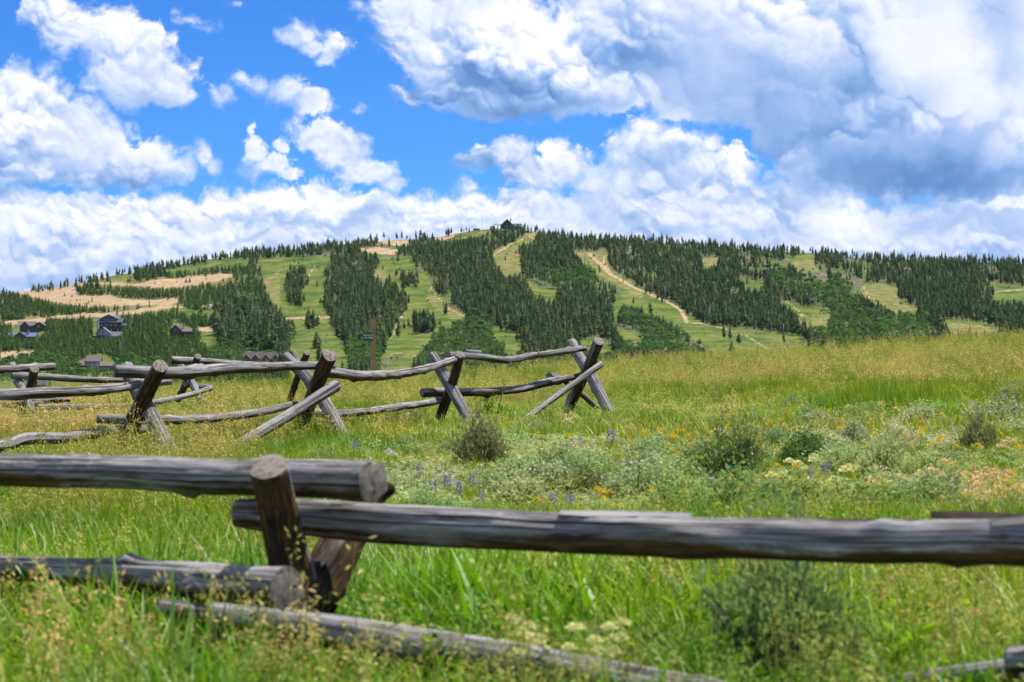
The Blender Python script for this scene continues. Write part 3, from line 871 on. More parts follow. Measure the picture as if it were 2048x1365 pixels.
principled(n, out, (.05, .09, .15), .08, .8)
def gable_block(root, b, s):
    """one gabled volume; sizes in photo pixels, s metres per pixel; front looks towards the meadow"""
    x0, x1, z0, z1, y0, dep = b['x0'], b['x1'], b['z0'], b['z1'], b.get('y0', 0), b['dep']
    rh, ov = b['rh'], b.get('ov', 1.6)
    q = lambda x, y, z: (x * s, y * s, z * s)
    mb = MB()
    xm = (x0 + x1) / 2; ym = y0 + dep / 2
    if b.get('ridge', 'y') == 'y':
        mb.poly([q(x0, y0, z0), q(x1, y0, z0), q(x1, y0, z1), q(xm, y0, z1 + rh), q(x0, y0, z1)])
        mb.poly([q(x1, y0 + dep, z0), q(x0, y0 + dep, z0), q(x0, y0 + dep, z1), q(xm, y0 + dep, z1 + rh), q(x1, y0 + dep, z1)])
        mb.poly([q(x0, y0 + dep, z0), q(x0, y0, z0), q(x0, y0, z1), q(x0, y0 + dep, z1)])
        mb.poly([q(x1, y0, z0), q(x1, y0 + dep, z0), q(x1, y0 + dep, z1), q(x1, y0, z1)])
    else:
        mb.poly([q(x0, y0, z0), q(x1, y0, z0), q(x1, y0, z1), q(x0, y0, z1)])
        mb.poly([q(x1, y0 + dep, z0), q(x0, y0 + dep, z0), q(x0, y0 + dep, z1), q(x1, y0 + dep, z1)])
        mb.poly([q(x0, y0 + dep, z0), q(x0, y0, z0), q(x0, y0, z1), q(x0, ym, z1 + rh), q(x0, y0 + dep, z1)])
        mb.poly([q(x1, y0, z0), q(x1, y0 + dep, z0), q(x1, y0 + dep, z1), q(x1, ym, z1 + rh), q(x1, y0, z1)])
    mb.build('wall', M[b['wall']], root)
    rb = MB(); th = .9
    k = rh / ((x1 - x0) / 2 if b.get('ridge', 'y') == 'y' else dep / 2)
    if b.get('ridge', 'y') == 'y':
        for sx in (-1, 1):
            e = x0 - ov if sx < 0 else x1 + ov
            ze = z1 - ov * k
            prof = [(e, ze + .15), (xm, z1 + rh + .15), (xm, z1 + rh + .15 + th), (e, ze + .15 + th)]
            A = [q(px, y0 - ov, pz) for px, pz in prof]; B = [q(px, y0 + dep + ov, pz) for px, pz in prof]
            rb.poly(A if sx < 0 else A[::-1]); rb.poly(B[::-1] if sx < 0 else B)
            for i in range(4):
                j = (i + 1) % 4
                rb.poly([A[i], B[i], B[j], A[j]])
    else:
        for sy in (-1, 1):
            e = y0 - ov if sy < 0 else y0 + dep + ov
            ze = z1 - ov * k
            prof = [(e, ze + .15), (ym, z1 + rh + .15), (ym, z1 + rh + .15 + th), (e, ze + .15 + th)]
            A = [q(x0 - ov, py_, pz) for py_, pz in prof]; B = [q(x1 + ov, py_, pz) for py_, pz in prof]
            rb.poly(A); rb.poly(B)
            for i in range(4):
                j = (i + 1) % 4
                rb.poly([A[i], B[i], B[j], A[j]])
    rb.build('roof', M[b['roof']], root)
    for (wx, wz, ww, wh) in b.get('win', ()):
        fr = MB().box(q(wx, y0 - .12, wz), (ww * s, .5 * s, wh * s)).build('window', M[b.get('frame', 'trim')], root)
        MB().box(q(wx, y0 - .30, wz), ((ww - .7) * s, .3 * s, (wh - .7) * s)).build('pane', m_pane, fr)
def house(u, v, label, cat, blocks, name='house', extra=None, lift=0.0):
    p, s = on_hill(u, v)
    p.z += lift
    r = empty(name, p)
    tag(r, label, cat)
    for b in blocks: gable_block(r, b, s)
    # base that follows the slope
    x0 = min(b['x0'] for b in blocks); x1 = max(b['x1'] for b in blocks); d = max(b.get('y0', 0) + b['dep'] for b in blocks); y0 = min(b.get('y0', 0) for b in blocks)
    MB().box(((x0 + x1) / 2 * s, (y0 + d) / 2 * s, -3 * s), ((x1 - x0 - 1) * s, (d - y0 - 1) * s, 6.4 * s)).build('foundation', M['stone'], r)
    if extra: extra(r, s)
    return r
def part_box(name, mat, root, s, c, size):
    return MB().box([x * s for x in c], [x * s for x in size]).build(name, M[mat], root)

def ex_slate(r, s):
    part_box('balcony', 'brown_log', r, s, (4, -4, 14), (50, 6, 1.2))
    for x in (-18, -5, 8, 21, 28): part_box('column', 'trim', r, s, (x, -6, 7), (1.3, 1.3, 14))
    for x in (-20, 28): part_box('railing', 'dark_siding', r, s, (x * .5 + 4, -6.6, 17), (24, .5, 4))
    part_box('chimney', 'stone', r, s, (16, 14, 46), (4, 4, 10))
house(216, 672, 'large dark blue house with wide eaves and balcony above the pale grey house', 'house', [
    dict(x0=-22, x1=26, z0=0, z1=28, dep=26, rh=6, ridge='x', wall='brown_log', roof='roof_dark', ov=4, win=[(-12, 20, 6, 8), (-3, 20, 6, 8), (6, 20, 6, 8), (15, 20, 6, 8)], frame='dark_siding'),
    dict(x0=-14, x1=16, z0=28, z1=35, y0=3, dep=20, rh=7, wall='slate', roof='roof_blue', ov=3, win=[(-6, 32, 5, 5), (1, 32, 6, 5), (8, 32, 5, 5)], frame='dark_siding'),
    dict(x0=26, x1=34, z0=0, z1=20, y0=6, dep=16, rh=4, ridge='x', wall='slate', roof='roof_dark', ov=2, win=[(30, 12, 4, 6)]),
], extra=ex_slate)
def ex_grey(r, s):
    part_box('deck', 'dark_siding', r, s, (-12, -4, 5), (26, 6, 1))
    for x in (-23, -12, 0): part_box('deck_post', 'dark_siding', r, s, (x, -6, 2), (1, 1, 7))
    part_box('deck_railing', 'dark_siding', r, s, (-12, -6.6, 7.5), (26, .5, 3.2))
    part_box('chimney', 'trim', r, s, (-13, 8, 29), (3, 3, 12))
house(208, 681, 'pale grey gabled house with deck just below the dark blue house', 'house', [
    dict(x0=-16, x1=12, z0=0, z1=14, dep=20, rh=11, wall='grey_siding', roof='roof_grey', ov=2, win=[(-9, 8, 6, 8), (-1, 8, 6, 8), (7, 8, 6, 7), (-2, 17, 5, 5)]),
    dict(x0=12, x1=34, z0=0, z1=9, y0=4, dep=14, rh=7, ridge='x', wall='grey_siding', roof='roof_grey', ov=1.8, win=[(18, 5, 5, 5), (27, 5, 5, 5)]),
], extra=ex_grey)
house(66, 665, 'dark brown house with two gables under the dirt road at far left', 'house', [
    dict(x0=-28, x1=2, z0=0, z1=14, y0=5, dep=18, rh=7, ridge='x', wall='slate', roof='roof_purple', ov=2, win=[(-20, 8, 6, 6), (-8, 8, 6, 6)], frame='dark_siding'),
    dict(x0=-24, x1=-8, z0=0, z1=13, y0=0, dep=14, rh=8, wall='brown_log', roof='roof_purple', ov=2, win=[(-16, 8, 5, 6)], frame='dark_siding'),
    dict(x0=3, x1=22, z0=0, z1=14, y0=1, dep=14, rh=6, wall='brown_log', roof='roof_purple', ov=2, win=[(11, 12, 4.5, 4)], frame='trim'),
])
house(46, 684, 'low dark house with blue metal roof below the brown two gabled house', 'house', [
    dict(x0=-28, x1=24, z0=0, z1=11, y0=3, dep=14, rh=6, ridge='x', wall='dark_siding', roof='roof_blue', ov=2, win=[(-20, 6, 6, 5), (16, 6, 6, 5)], frame='brown_log'),
    dict(x0=-16, x1=4, z0=0, z1=12, y0=-2, dep=14, rh=7, wall='red_brown', roof='roof_dark', ov=2, win=[(-10, 7, 5, 6), (-3, 7, 5, 6)], frame='dark_siding'),
], extra=lambda r, s: part_box('chimney', 'stone', r, s, (9, 8, 18), (3.5, 3.5, 10)))
def ex_chalet(r, s):
    part_box('balcony', 'brown_log', r, s, (2, -3.5, 9), (34, 5, 1))
    part_box('railing', 'brown_log', r, s, (2, -5.8, 11), (34, .5, 3))
    for x in (-14, -3, 8, 18): part_box('post', 'brown_log', r, s, (x, -5.6, 4.5), (1, 1, 9))
    part_box('chimney', 'stone', r, s, (10, 12, 26), (3, 3, 9))
house(356, 677, 'dark log chalet with a tall glazed gable', 'house', [
    dict(x0=-17, x1=7, z0=0, z1=15, dep=20, rh=11, wall='brown_log', roof='roof_dark', ov=2.5, win=[(-10, 13, 3.5, 7), (-5, 14, 3.5, 12), (0, 13, 3.5, 7), (-10, 4, 5, 5), (0, 4, 5, 5)], frame='dark_siding'),
    dict(x0=7, x1=36, z0=0, z1=14, y0=5, dep=14, rh=5, ridge='x', wall='brown_log', roof='roof_purple', ov=2, win=[(12, 9, 4, 5), (18, 9, 4, 5), (25, 8, 4, 4), (31, 8, 3, 4)], frame='dark_siding'),
], extra=ex_chalet)
def ex_purple(r, s):
    part_box('eave_board', 'trim', r, s, (-10, -1.2, 13.0), (42, .8, 1))
    for x in (-28, -19, -8): part_box('porch_post', 'brown_log', r, s, (x, -2, 6), (1.2, 1.2, 12))
house(188, 744, 'green grey house with purple brown roofs and tall middle gable', 'house', [
    dict(x0=-32, x1=-12, z0=0, z1=14, dep=20, rh=7, ridge='x', wall='slate', roof='roof_purple', ov=1.5, win=[(-26, 6, 5, 6), (-18, 6, 5, 6)]),
    dict(x0=-14, x1=12, z0=0, z1=22, y0=2, dep=18, rh=9, ridge='x', wall='sage_siding', roof='roof_purple', ov=2, win=[(-8, 18, 5, 5), (0, 18, 5, 5), (-8, 6, 6, 7), (5, 6, 6, 7)]),
    dict(x0=12, x1=44, z0=0, z1=12, y0=1, dep=18, rh=6, ridge='x', wall='slate', roof='roof_purple', ov=1.5, win=[(19, 6, 5, 5), (28, 6, 5, 5), (38, 6, 5, 5)]),
], extra=ex_purple)
house(522, 728, 'long red brown lodge with four steep gables in a row', 'house', [
    dict(x0=-36, x1=36, z0=0, z1=10, y0=6, dep=12, rh=11, ridge='x', wall='red_brown', roof='roof_purple', ov=1.5),
] + [dict(x0=a, x1=a + 16, z0=0, z1=9, y0=0, dep=14, rh=9, wall='red_brown', roof='roof_purple', ov=1.5, win=[(a + 8, 11, 4.5, 4.5), (a + 5, 4, 4, 5), (a + 11, 4, 4, 5)], frame='brown_log') for a in (-37, -19, 2, 21)], name='lodge')
house(82, 788, 'small dark red barn behind the leftmost crossed posts', 'barn', [
    dict(x0=-16, x1=16, z0=0, z1=18, dep=16, rh=7, ridge='x', wall='red_brown', roof='roof_dark', ov=1.5, win=[(-8, 10, 4, 6), (2, 10, 4, 6), (10, 10, 4, 6)], frame='brown_log')], name='barn')
def ex_summit(r, s):
    part_box('chimney', 'stone', r, s, (3, 7, 19), (2, 2, 7))
house(1018, 457, 'dark timber lodge with steep gable on the mountain top', 'lodge', [
    dict(x0=-17, x1=9, z0=0, z1=8, dep=14, rh=12, wall='dark_siding', roof='roof_dark', ov=1.5, win=[(-8, 6, 3, 4), (-3, 6, 3, 4), (2, 6, 3, 4)], frame='brown_log'),
    dict(x0=9, x1=25, z0=0, z1=6, y0=2, dep=10, rh=5, ridge='x', wall='dark_siding', roof='roof_dark', ov=1, win=[(14, 3.5, 3, 3), (20, 3.5, 3, 3)], frame='brown_log')], name='lodge', extra=ex_summit)
house(1421, 709, 'tiny red brown hut with flat grey roof at the foot of the run', 'hut', [
    dict(x0=-6, x1=8, z0=0, z1=7, dep=8, rh=2, ridge='x', wall='red_brown', roof='roof_grey', ov=1.2, win=[(-2, 4.5, 2.6, 2.6), (4, 4.5, 2.6, 2.6)], frame='dark_siding')], name='hut')
# shipping container at the top
p, s = on_hill(953, 459)
r = empty('shipping_container', p); tag(r, 'rusty red container on the mountain top left of the lodge', 'container')
part_box('body', 'red', r, s, (0, 3, 3), (13, 6, 5)); part_box('roof', 'roof_purple', r, s, (0, 3, 5.7), (13.4, 6.4, .4))
for k in range(5): part_box('rib', 'red', r, s, (-5.4 + k * 2.7, -.1, 3), (.5, .4, 4.6))

# lift stations
def lift_station(u, v, sc, label, mast_side=1):
    p, s = on_hill(u, v); s *= sc
    r = empty('chairlift_station', p); tag(r, label, 'chairlift')
    part_box('cabin', 'white', r, s, (-7, 0, 4), (8, 6, 6)); part_box('cabin_roof', 'steel', r, s, (-7, 0, 7.3), (9, 7, .7))
    w_ = part_box('cabin_window', 'black', r, s, (-7, -3.05, 4.8), (4, .3, 2.2))
    part_box('mast', 'steel', r, s, (4, 0, 5), (1.6, 1.6, 12)); part_box('beam', 'steel', r, s, (6, 0, 11.5), (20, 1.2, 1.0))
    for x in (-2, 14): part_box('sheave', 'steel', r, s, (x, 0, 10.4), (3.6, 1.6, 1.0))
    part_box('bullwheel', 'steel', r, s, (7, 0, 8.6), (9, 6, .6)); part_box('pad', 'yellow', r, s, (4.2, -1.0, 1.6), (2.2, .6, 4.4)); part_box('drive_cover', 'yellow', r, s, (-6.5, 0, 9), (2, 2, 2.6))
    return r
lift_station(790, 722, 1.0, 'lower chairlift station with white cabin and steel gantry right of the sign post')
lift_station(992, 459, .85, 'upper chairlift station beside the dark lodge on the mountain top')
# lift towers
def lift_tower(u, v, h, label):
    p, s = on_hill(u, v)
    r = empty('lift_tower', p); tag(r, label, 'lift tower', 'chairlift towers on the hillside')
    MB().tube([(0, 0, -1), (0, 0, h * s)], [.9 * s, .7 * s], 8).build('pole', M['steel'], r, True)
    part_box('crossarm', 'steel', r, s, (0, 0, h), (14, .8, .9))
    for x in (-6, 6): part_box('sheave_train', 'steel', r, s, (x, 0, h - .9), (1.0, 6, .9))
    part_box('pad', 'yellow', r, s, (0, -1.1, 2.6), (2.2, .5, 4.6))
for u, v, h, where in ((1170, 533, 30, 'at the top of the run with the dirt track'), (1246, 566, 27, 'right of the dirt track, high on the run'), (1330, 604, 30, 'against the trees half way down the dirt track'), (1420, 644, 30, 'in the trees below the dirt track bend'),
                       (1567, 683, 34, 'standing open on the grass at the foot of the run'), (1816, 686, 34, 'among the leafy trees near the right meadow edge'), (1032, 486, 20, 'just below the mountain top lodge'), (1110, 510, 20, 'on the tree edge below the summit ridge'), (771, 744, 26, 'beside the brown post close to the lower lift station')):
    lift_tower(u, v, h, 'thin blue grey chairlift tower ' + where)
# snow making hydrants: thin poles with a white head and a yellow pad at the foot
def snow_pole(u, v, h, label):
    p, s = on_hill(u, v)
    r = empty('snowmaking_pole', p); tag(r, label, 'snow pole', 'snowmaking poles along the runs')
    MB().tube([(0, 0, -1), (0, 0, h * s)], [.28 * s, .2 * s], 6).build('pole', M['galv'], r, True)
    part_box('head', 'white', r, s, (.2, 0, h + .4), (1.7, 1.0, 1.1)); part_box('pad', 'yellow', r, s, (0, -.4, 2.8), (1.7, .7, 5.0))
for u, v, h, where in ((1457, 689, 29, 'left of the tower on the open grass'), (1471, 655, 25, 'at the tree foot above the grassy run'), (1513, 667, 26, 'at the tree edge left of the open tower'), (1570, 690, 24, 'just right of the open lift tower'), (1603, 668, 26, 'beside the last tree of the grassy run'),
                       (1409, 671, 30, 'on the grass below the dirt track bend'), (1410, 648, 24, 'beside the dirt track bend'), (1240, 600, 26, 'left of the dirt track by the trees'), (1298, 620, 24, 'in mid run below the dirt track'), (1316, 642, 24, 'over the leafy grove left of the hut'),
                       (1205, 640, 24, 'at the tip of the long pine stand'), (824, 579, 18, 'at the foot of the small pine island'), (918, 622, 18, 'along the tree edge of the middle run'), (1060, 500, 18, 'on the pale steep run under the summit'), (1416, 514, 16, 'on the small tan clearing below the ridge'),
                       (1252, 545, 18, 'right of the track near the run top'), (1728, 512, 16, 'on the ridge at the right')):
    snow_pole(u, v, h, 'thin pole with yellow pad ' + where)
# masts on the summit
for u, h, where in ((965, 26, 'left of the upper lift station'), (972, 16, 'right beside the upper lift station'), (1058, 20, 'right of the mountain top lodge'), (1063, 17, 'at the right end of the summit')):
    p, s = on_hill(u, 461)
    mb = MB().tube([(0, 0, -1), (0, 0, h * s)], [.25 * s, .12 * s], 5)
    r = empty('radio_mast', p); tag(r, 'thin grey mast ' + where, 'mast', 'masts on the mountain top')
    mb.build('pole', M['galv'], r); part_box('antenna', 'galv', r, s, (0, 0, h * .93), (2.4, .3, .4))
# brown post near the lower lift
p, s = on_hill(764, 752)
r = empty('wooden_post', p); tag(r, 'pale brown wooden post between sign post and lower lift station', 'post')
MB().tube([(0, 0, -1), (0, 0, 21 * s)], [1.5 * s, 1.3 * s], 8).build('shaft', M['timber'], r, True); part_box('crossbar', 'steel', r, s, (4, 0, 20), (10, .8, 1))
# heaps of pale boulders by the building site
m_rock = flat_mat('pale_rock', (.45, .36, .27), .95, .1, .3, 1.2)
def rock_mesh(seed):
    rg = random.Random(seed); bm = bmesh.new(); bmesh.ops.create_icosphere(bm, subdivisions=2, radius=1)
    for v in bm.verts: v.co = Vector((v.co.x * 1.2, v.co.y, v.co.z * .7)) * rg.uniform(.82, 1.15)
    me = bpy.data.meshes.new('boulder'); bm.to_mesh(me); bm.free(); return me
rocks = [rock_mesh(i) for i in range(4)]
rg = random.Random(4)
for k in range(34):
    if k < 16: u, v, where = rg.uniform(416, 455), rg.uniform(613, 619), 'in the heap beside the building site on the left slope'
    elif k < 26: u, v, where = rg.uniform(955, 990), rg.uniform(472, 492), 'on the rocky slope below the mountain top lodge'
    else: u, v, where = rg.uniform(395, 428), rg.uniform(655, 664), 'on the cleared patch right of the log chalet'
    p, s = on_hill(u, v)
    o = obj('boulder', rocks[k % 4], m_rock, None, p, (0, 0, rg.uniform(0, 6))); o.scale = [rg.uniform(1.0, 2.2) * s] * 3
    tag(o, 'pale tan boulder ' + where, 'boulder', 'boulders ' + where)

# ------------------------------------------------------------------ the sign post at the edge of the meadow
D = 49.0; k = D / F
base = pix(746, 0, D); base.z = float(ground_z(base.x, base.y)) - .1
top = (V0 - 639) * k
r = empty('sign_post', base); tag(r, 'square brown timber post with small green notice at the meadow edge', 'sign post')
hgt = top - base.z
mb = MB().box((0, 0, hgt / 2), (9.6 * k, 9.6 * k, hgt), R(12))
mb.build('post', M['timber'], r)
m_sign = flat_mat('green_sign', (.022, .125, .075), .4, .4, .06, 8)
m_letter = flat_mat('white_lettering', (.75, .78, .76), .6, .2, .03)
zs = (V0 - 673.5) * k - base.z
MB().box((-9.2 * k, -8.2 * k, zs), (18 * k, .5 * k, 17 * k)).build('sign_board', m_sign, r)
for t, dz, dx in (('PRIVATE PR', 2.4, 0), ('NO TRESP', -2.4, 1.4)):
    fc_ = bpy.data.curves.new('lettering', 'FONT'); fc_.body = t; fc_.size = 4.0 * k; fc_.align_x = 'CENTER'; fc_.align_y = 'CENTER'; fc_.extrude = .06 * k; fc_.offset = .10 * k; fc_.space_character = .92
    tmp = bpy.data.objects.new('lettering', fc_); COL.objects.link(tmp); bpy.context.view_layer.update()
    lm = bpy.data.meshes.new_from_object(tmp.evaluated_get(bpy.context.evaluated_depsgraph_get())); bpy.data.objects.remove(tmp)
    lm.materials.clear(); obj('lettering', lm, m_letter, r, ((-9.2 + dx) * k, -8.56 * k, zs + dz * k), (R(90), 0, 0))
for dz in (8, -8): MB().box((-1.0 * k, -8.6 * k, zs + dz * k), (1.1 * k, .5 * k, 1.1 * k)).build('bolt', M['galv'], r)

# ------------------------------------------------------------------ buck and rail fences
def wood_mat(name, brown, dark=1.0):
    m, n, out = mat_new(name)
    g = attr(n, 'grain', 'Vector'); sh = attr(n, 'underside')
    geo = n.new('ShaderNodeNewGeometry'); oi = n.new('ShaderNodeObjectInfo')
    rnd = oi.outputs['Random']
    off = n.new('ShaderNodeCombineXYZ'); n.put(off.inputs[2], n.math('MULTIPLY', rnd, 37.0))
    gv = n.vmath('ADD', g, off.outputs[0])
    streak = n.noise(n.vmath('MULTIPLY', gv, (4.5, 4.5, 2.2)), 1.0, 7, .72)
    crack = n.noise(n.vmath('MULTIPLY', gv, (7, 7, .40)), 1.0, 3, .5)
    blot = n.noise(n.vmath('MULTIPLY', gv, (1.4, 1.4, 3.4)), 1.0, 6, .7)
    knot = n.new('ShaderNodeTexVoronoi'); n.put(knot.inputs['Vector'], n.vmath('MULTIPLY', gv, (1.1, 1.1, 3.2))); knot.inputs['Scale'].default_value = 1.0
    grey = n.mixc(n.ramp(streak, .30, .70), (.070, .064, .062), (.43, .41, .40))
    grey = n.mixc(n.ramp(blot, .50, .66), grey, (.10, .082, .068))
    grey = n.mixc(n.ramp(blot, .42, .30), grey, (.50, .48, .46))
    honey = n.mixc(n.ramp(streak, .3, .7), (.05, .030, .014), (.19, .105, .038))
    honey = n.mixc(n.ramp(blot, .48, .62), honey, (.045, .035, .03))
    if brown > 0:
        flake = n.noise(n.vmath('MULTIPLY', gv, (3.2, 3.2, 6.0)), 1.0, 5, .7)
        honey = n.mixc(n.ramp(flake, .50, .60), honey, (.025, .020, .017))
        honey = n.mixc(n.ramp(flake, .44, .36), honey, (.135, .078, .032))
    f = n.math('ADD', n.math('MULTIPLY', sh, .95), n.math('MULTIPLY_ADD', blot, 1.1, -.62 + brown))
    c = n.mixc(n.ramp(f, .38, .75), grey, honey)  # undersides browner from weathering, and darkened to paint in their shade
    c = n.mixc(n.ramp(crack, .385, .425, .92, 0), c, (.028, .023, .02))
    c = n.mixc(n.ramp(knot.outputs['Distance'], .06, .13, .8, 0), c, (.04, .03, .025))
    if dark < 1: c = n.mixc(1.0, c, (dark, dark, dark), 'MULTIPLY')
    h = n.math('ADD', n.math('MULTIPLY', streak, .5), n.ramp(crack, .35, .42))
    b = n.new('ShaderNodeBump'); b.inputs['Strength'].default_value = .9; b.inputs['Distance'].default_value = .014
    n.put(b.inputs['Height'], h)
    principled(n, out, c, .95, .08, b.outputs[0])
    return m
m_rail = wood_mat('weathered_rail', -.05)
m_leg = wood_mat('bark_stained_leg', .20)
m_shaded_bark = wood_mat('shade_darkened_bark', .7, .50)  # bark brown with the rear leg's shade darkened into the colour
m_post = wood_mat('greyed_post', .10)
m_cut, n, out = mat_new('sawn_end')
g = attr(n, 'grain', 'Vector')
ln = n.vmath('LENGTH', g)
ring = n.math('SINE', n.math('ADD', n.math('MULTIPLY', ln, 52.0), n.math('MULTIPLY', n.noise(g, 3, 3, .5), 6.0)))
oi = n.new('ShaderNodeObjectInfo')
shift = n.new('ShaderNodeCombineXYZ'); n.put(shift.inputs[0], n.math('MULTIPLY', oi.outputs['Random'], 20.0))
c = n.mixc(n.ramp(ring, -1, 1), (.17, .14, .115), (.31, .27, .23))
c = n.mixc(n.ramp(n.noise(n.vmath('ADD', g, shift.outputs[0]), 1.8, 4, .6), .45, .65), c, (.11, .085, .07))
cr_ = n.noise(n.vmath('MULTIPLY', n.vmath('ADD', g, shift.outputs[0]), (6, .7, 1)), 1.0, 2, .5)
c = n.mixc(n.ramp(cr_, .33, .37, .8, 0), c, (.03, .025, .02))
principled(n, out, c, .9, .15)
m_bark_strip = flat_mat('loose_bark', (.075, .055, .042), .9, .15, .45, 12)

def catmull(pts, m):
    P_ = [pts[0] * 2 - pts[1]] + pts + [pts[-1] * 2 - pts[-2]]
    out_ = []
    for i in range(1, len(P_) - 2):
        for k in range(m):
            t = k / m
            a, b, c_, d = P_[i - 1], P_[i], P_[i + 1], P_[i + 2]
            out_.append(.5 * ((2 * b) + (c_ - a) * t + (2 * a - 5 * b + 4 * c_ - d) * t * t + (3 * b - a - 3 * c_ + d) * t ** 3))
    out_.append(pts[-1])
    return out_
log_seed = [0]
def log(root, name, path, rad, mat=None, ends=(1, 1), bumpy=1.0, tilt=None, nside=20):
    """path: world points, rad: radius at each; the sawn ends are pieces of their own"""
    log_seed[0] += 1
    sd = log_seed[0] * 7.31
    org = root.location
    pts = [Vector(p) - org for p in path]
    m = max(4, int((64 if rad[0] > .03 else 24) / (len(pts) - 1)))
    rk = random.Random(log_seed[0]); total = sum((pts[i + 1] - pts[i]).length for i in range(len(pts) - 1))
    knots = [(rk.uniform(0, total), rk.uniform(0, 6.283), rk.uniform(.12, .42), rk.uniform(.030, .055)) for _ in range(int(total * 5))]
    line = catmull(pts, m)
    nr = len(line)
    rads = np.interp(np.linspace(0, len(pts) - 1, nr), range(len(pts)), rad)
    V, G, S = [], [], []
    near_ = root.location.y < 10 and rad[0] > .033
    if near_: nside = 44
    checks = [(rk.uniform(0, total), rk.uniform(.25, 1.1), rk.uniform(-1.0, 2.6), rk.uniform(.16, .34), rk.uniform(-.25, .25)) for _ in range(int(total * 2.6))] if near_ else []
    s = 0.0
    rings = []
    for i, p in enumerate(line):
        t = (line[min(i + 1, nr - 1)] - line[max(i - 1, 0)]).normalized()
        ref = Vector((0, 0, 1)) if abs(t.z) < .85 else Vector((0, -1, 0))
        a = t.cross(ref).normalized(); b = a.cross(t).normalized()
        if i: s += (line[i] - line[i - 1]).length
        w = bumpy * rads[i] * .10
        c_ = p + a * w * (float(vnoise(s * 2.2 + sd, sd)) - .5) * 2 + b * w * (float(vnoise(s * 2.2 + sd, sd + 9)) - .5) * 2
        ring = []
        for k in range(nside):
            th = 2 * math.pi * k / nside
            rr = rads[i] * (1 + bumpy * (.20 * (float(vnoise(2 + 1.6 * math.cos(th) + sd, 2 + 1.6 * math.sin(th) + s * 3.1)) - .5) + .30 * max(0, float(vnoise(5 + 2.5 * math.cos(th) + sd * 2, 5 + 2.5 * math.sin(th) + s * 7)) - .72)))
            if i in (0, nr - 1): rr *= .97
            for (ks, kt, ka, kw) in knots:
                if abs(s - ks) < .13:
                    dth = (th - kt + math.pi) % (2 * math.pi) - math.pi
                    rr += rads[i] * ka * bumpy * math.exp(-((s - ks) / kw) ** 2 - (dth / .38) ** 2)
            for (cs, cl_, ct, cd, tw_) in checks:
                q_ = abs(s - cs) / cl_
                if q_ < 1:
                    dth = (th - ct - tw_ * (s - cs) + math.pi) % (2 * math.pi) - math.pi
                    if abs(dth) < .3: rr -= rads[i] * cd * (1 - q_ * q_) * math.exp(-(dth / .085) ** 2)
            d = a * math.cos(th) + b * math.sin(th)
            ring.append(len(V)); V.append(c_ + d * rr)
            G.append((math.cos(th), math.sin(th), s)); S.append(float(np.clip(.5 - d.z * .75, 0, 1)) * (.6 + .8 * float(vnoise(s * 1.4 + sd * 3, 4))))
        rings.append(ring)
    Fc = []
    for i in range(nr - 1):
        for k in range(nside):
            Fc.append((rings[i][k], rings[i + 1][k], rings[i + 1][(k + 1) % nside], rings[i][(k + 1) % nside]))
    Fc.append(tuple(rings[0])); Fc.append(tuple(rings[-1][::-1]))
    me = mesh_from(V, Fc, name, True)
    for pl in me.polygons[-2:]: pl.use_smooth = False
    fattr(me, 'grain', G, 'FLOAT_VECTOR'); fattr(me, 'underside', S)
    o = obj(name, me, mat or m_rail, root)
    for e, on in ((0, ends[0]), (1, ends[1])):
        if not on: continue
        rg_ = rings[0] if e == 0 else rings[-1]
        t = (line[0] - line[1]).normalized() if e == 0 else (line[-1] - line[-2]).normalized()
        c0 = sum((V[i] for i in rg_), Vector()) / nside
        vv = [c0 + t * .006]; gg = [(0, 0, 0)]
        for q, fr in ((0, .5), (1, .985)):
            for k, i in enumerate(rg_):
                vv.append(c0 + (V[i] - c0) * fr + t * (.006 if q == 0 else .002)); th = 2 * math.pi * k / nside
                gg.append((math.cos(th) * fr, math.sin(th) * fr, 0))
        ff = [(0, 1 + k, 1 + (k + 1) % nside) for k in range(nside)] + [(1 + k, 1 + nside + k, 1 + nside + (k + 1) % nside, 1 + (k + 1) % nside) for k in range(nside)]
        if e == 0: ff = [f[::-1] for f in ff]
        me2 = mesh_from(vv, ff, 'cut_end'); fattr(me2, 'grain', gg, 'FLOAT_VECTOR')
        me2.update()
        bm = bmesh.new(); bm.from_mesh(me2); bmesh.ops.recalc_face_normals(bm, faces=bm.faces[:]); bm.to_mesh(me2); bm.free()
        obj('cut_end', me2, m_cut, o)
    return o
def L3(*a): return [pix(*p) for p in a]
def rpx(d, D): return d / 2 * D / F          # diameter in photo pixels at a distance -> radius

def fence(label, loc):
    r = empty('jackleg_fence', loc); tag(r, label, 'fence'); return r
def gnd(u, D):
    p = pix(u, 0, D); p.z = float(ground_z(p.x, p.y)); return p

# ---- nearest fence, out of focus
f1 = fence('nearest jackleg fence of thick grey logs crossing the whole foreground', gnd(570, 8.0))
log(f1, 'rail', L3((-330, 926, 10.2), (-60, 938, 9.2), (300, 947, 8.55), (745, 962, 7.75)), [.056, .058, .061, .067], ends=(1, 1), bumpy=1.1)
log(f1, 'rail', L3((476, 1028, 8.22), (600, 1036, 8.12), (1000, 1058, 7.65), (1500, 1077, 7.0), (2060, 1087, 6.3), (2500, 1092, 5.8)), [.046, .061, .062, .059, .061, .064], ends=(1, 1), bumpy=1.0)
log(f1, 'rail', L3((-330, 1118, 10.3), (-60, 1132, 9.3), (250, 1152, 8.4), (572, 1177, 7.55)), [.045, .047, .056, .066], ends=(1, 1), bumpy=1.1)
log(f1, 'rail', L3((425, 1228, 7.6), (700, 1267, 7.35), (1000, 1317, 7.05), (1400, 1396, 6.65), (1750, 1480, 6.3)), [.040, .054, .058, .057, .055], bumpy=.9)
log(f1, 'rail', L3((322, 1214, 7.85), (480, 1243, 7.75)), [.03, .032])
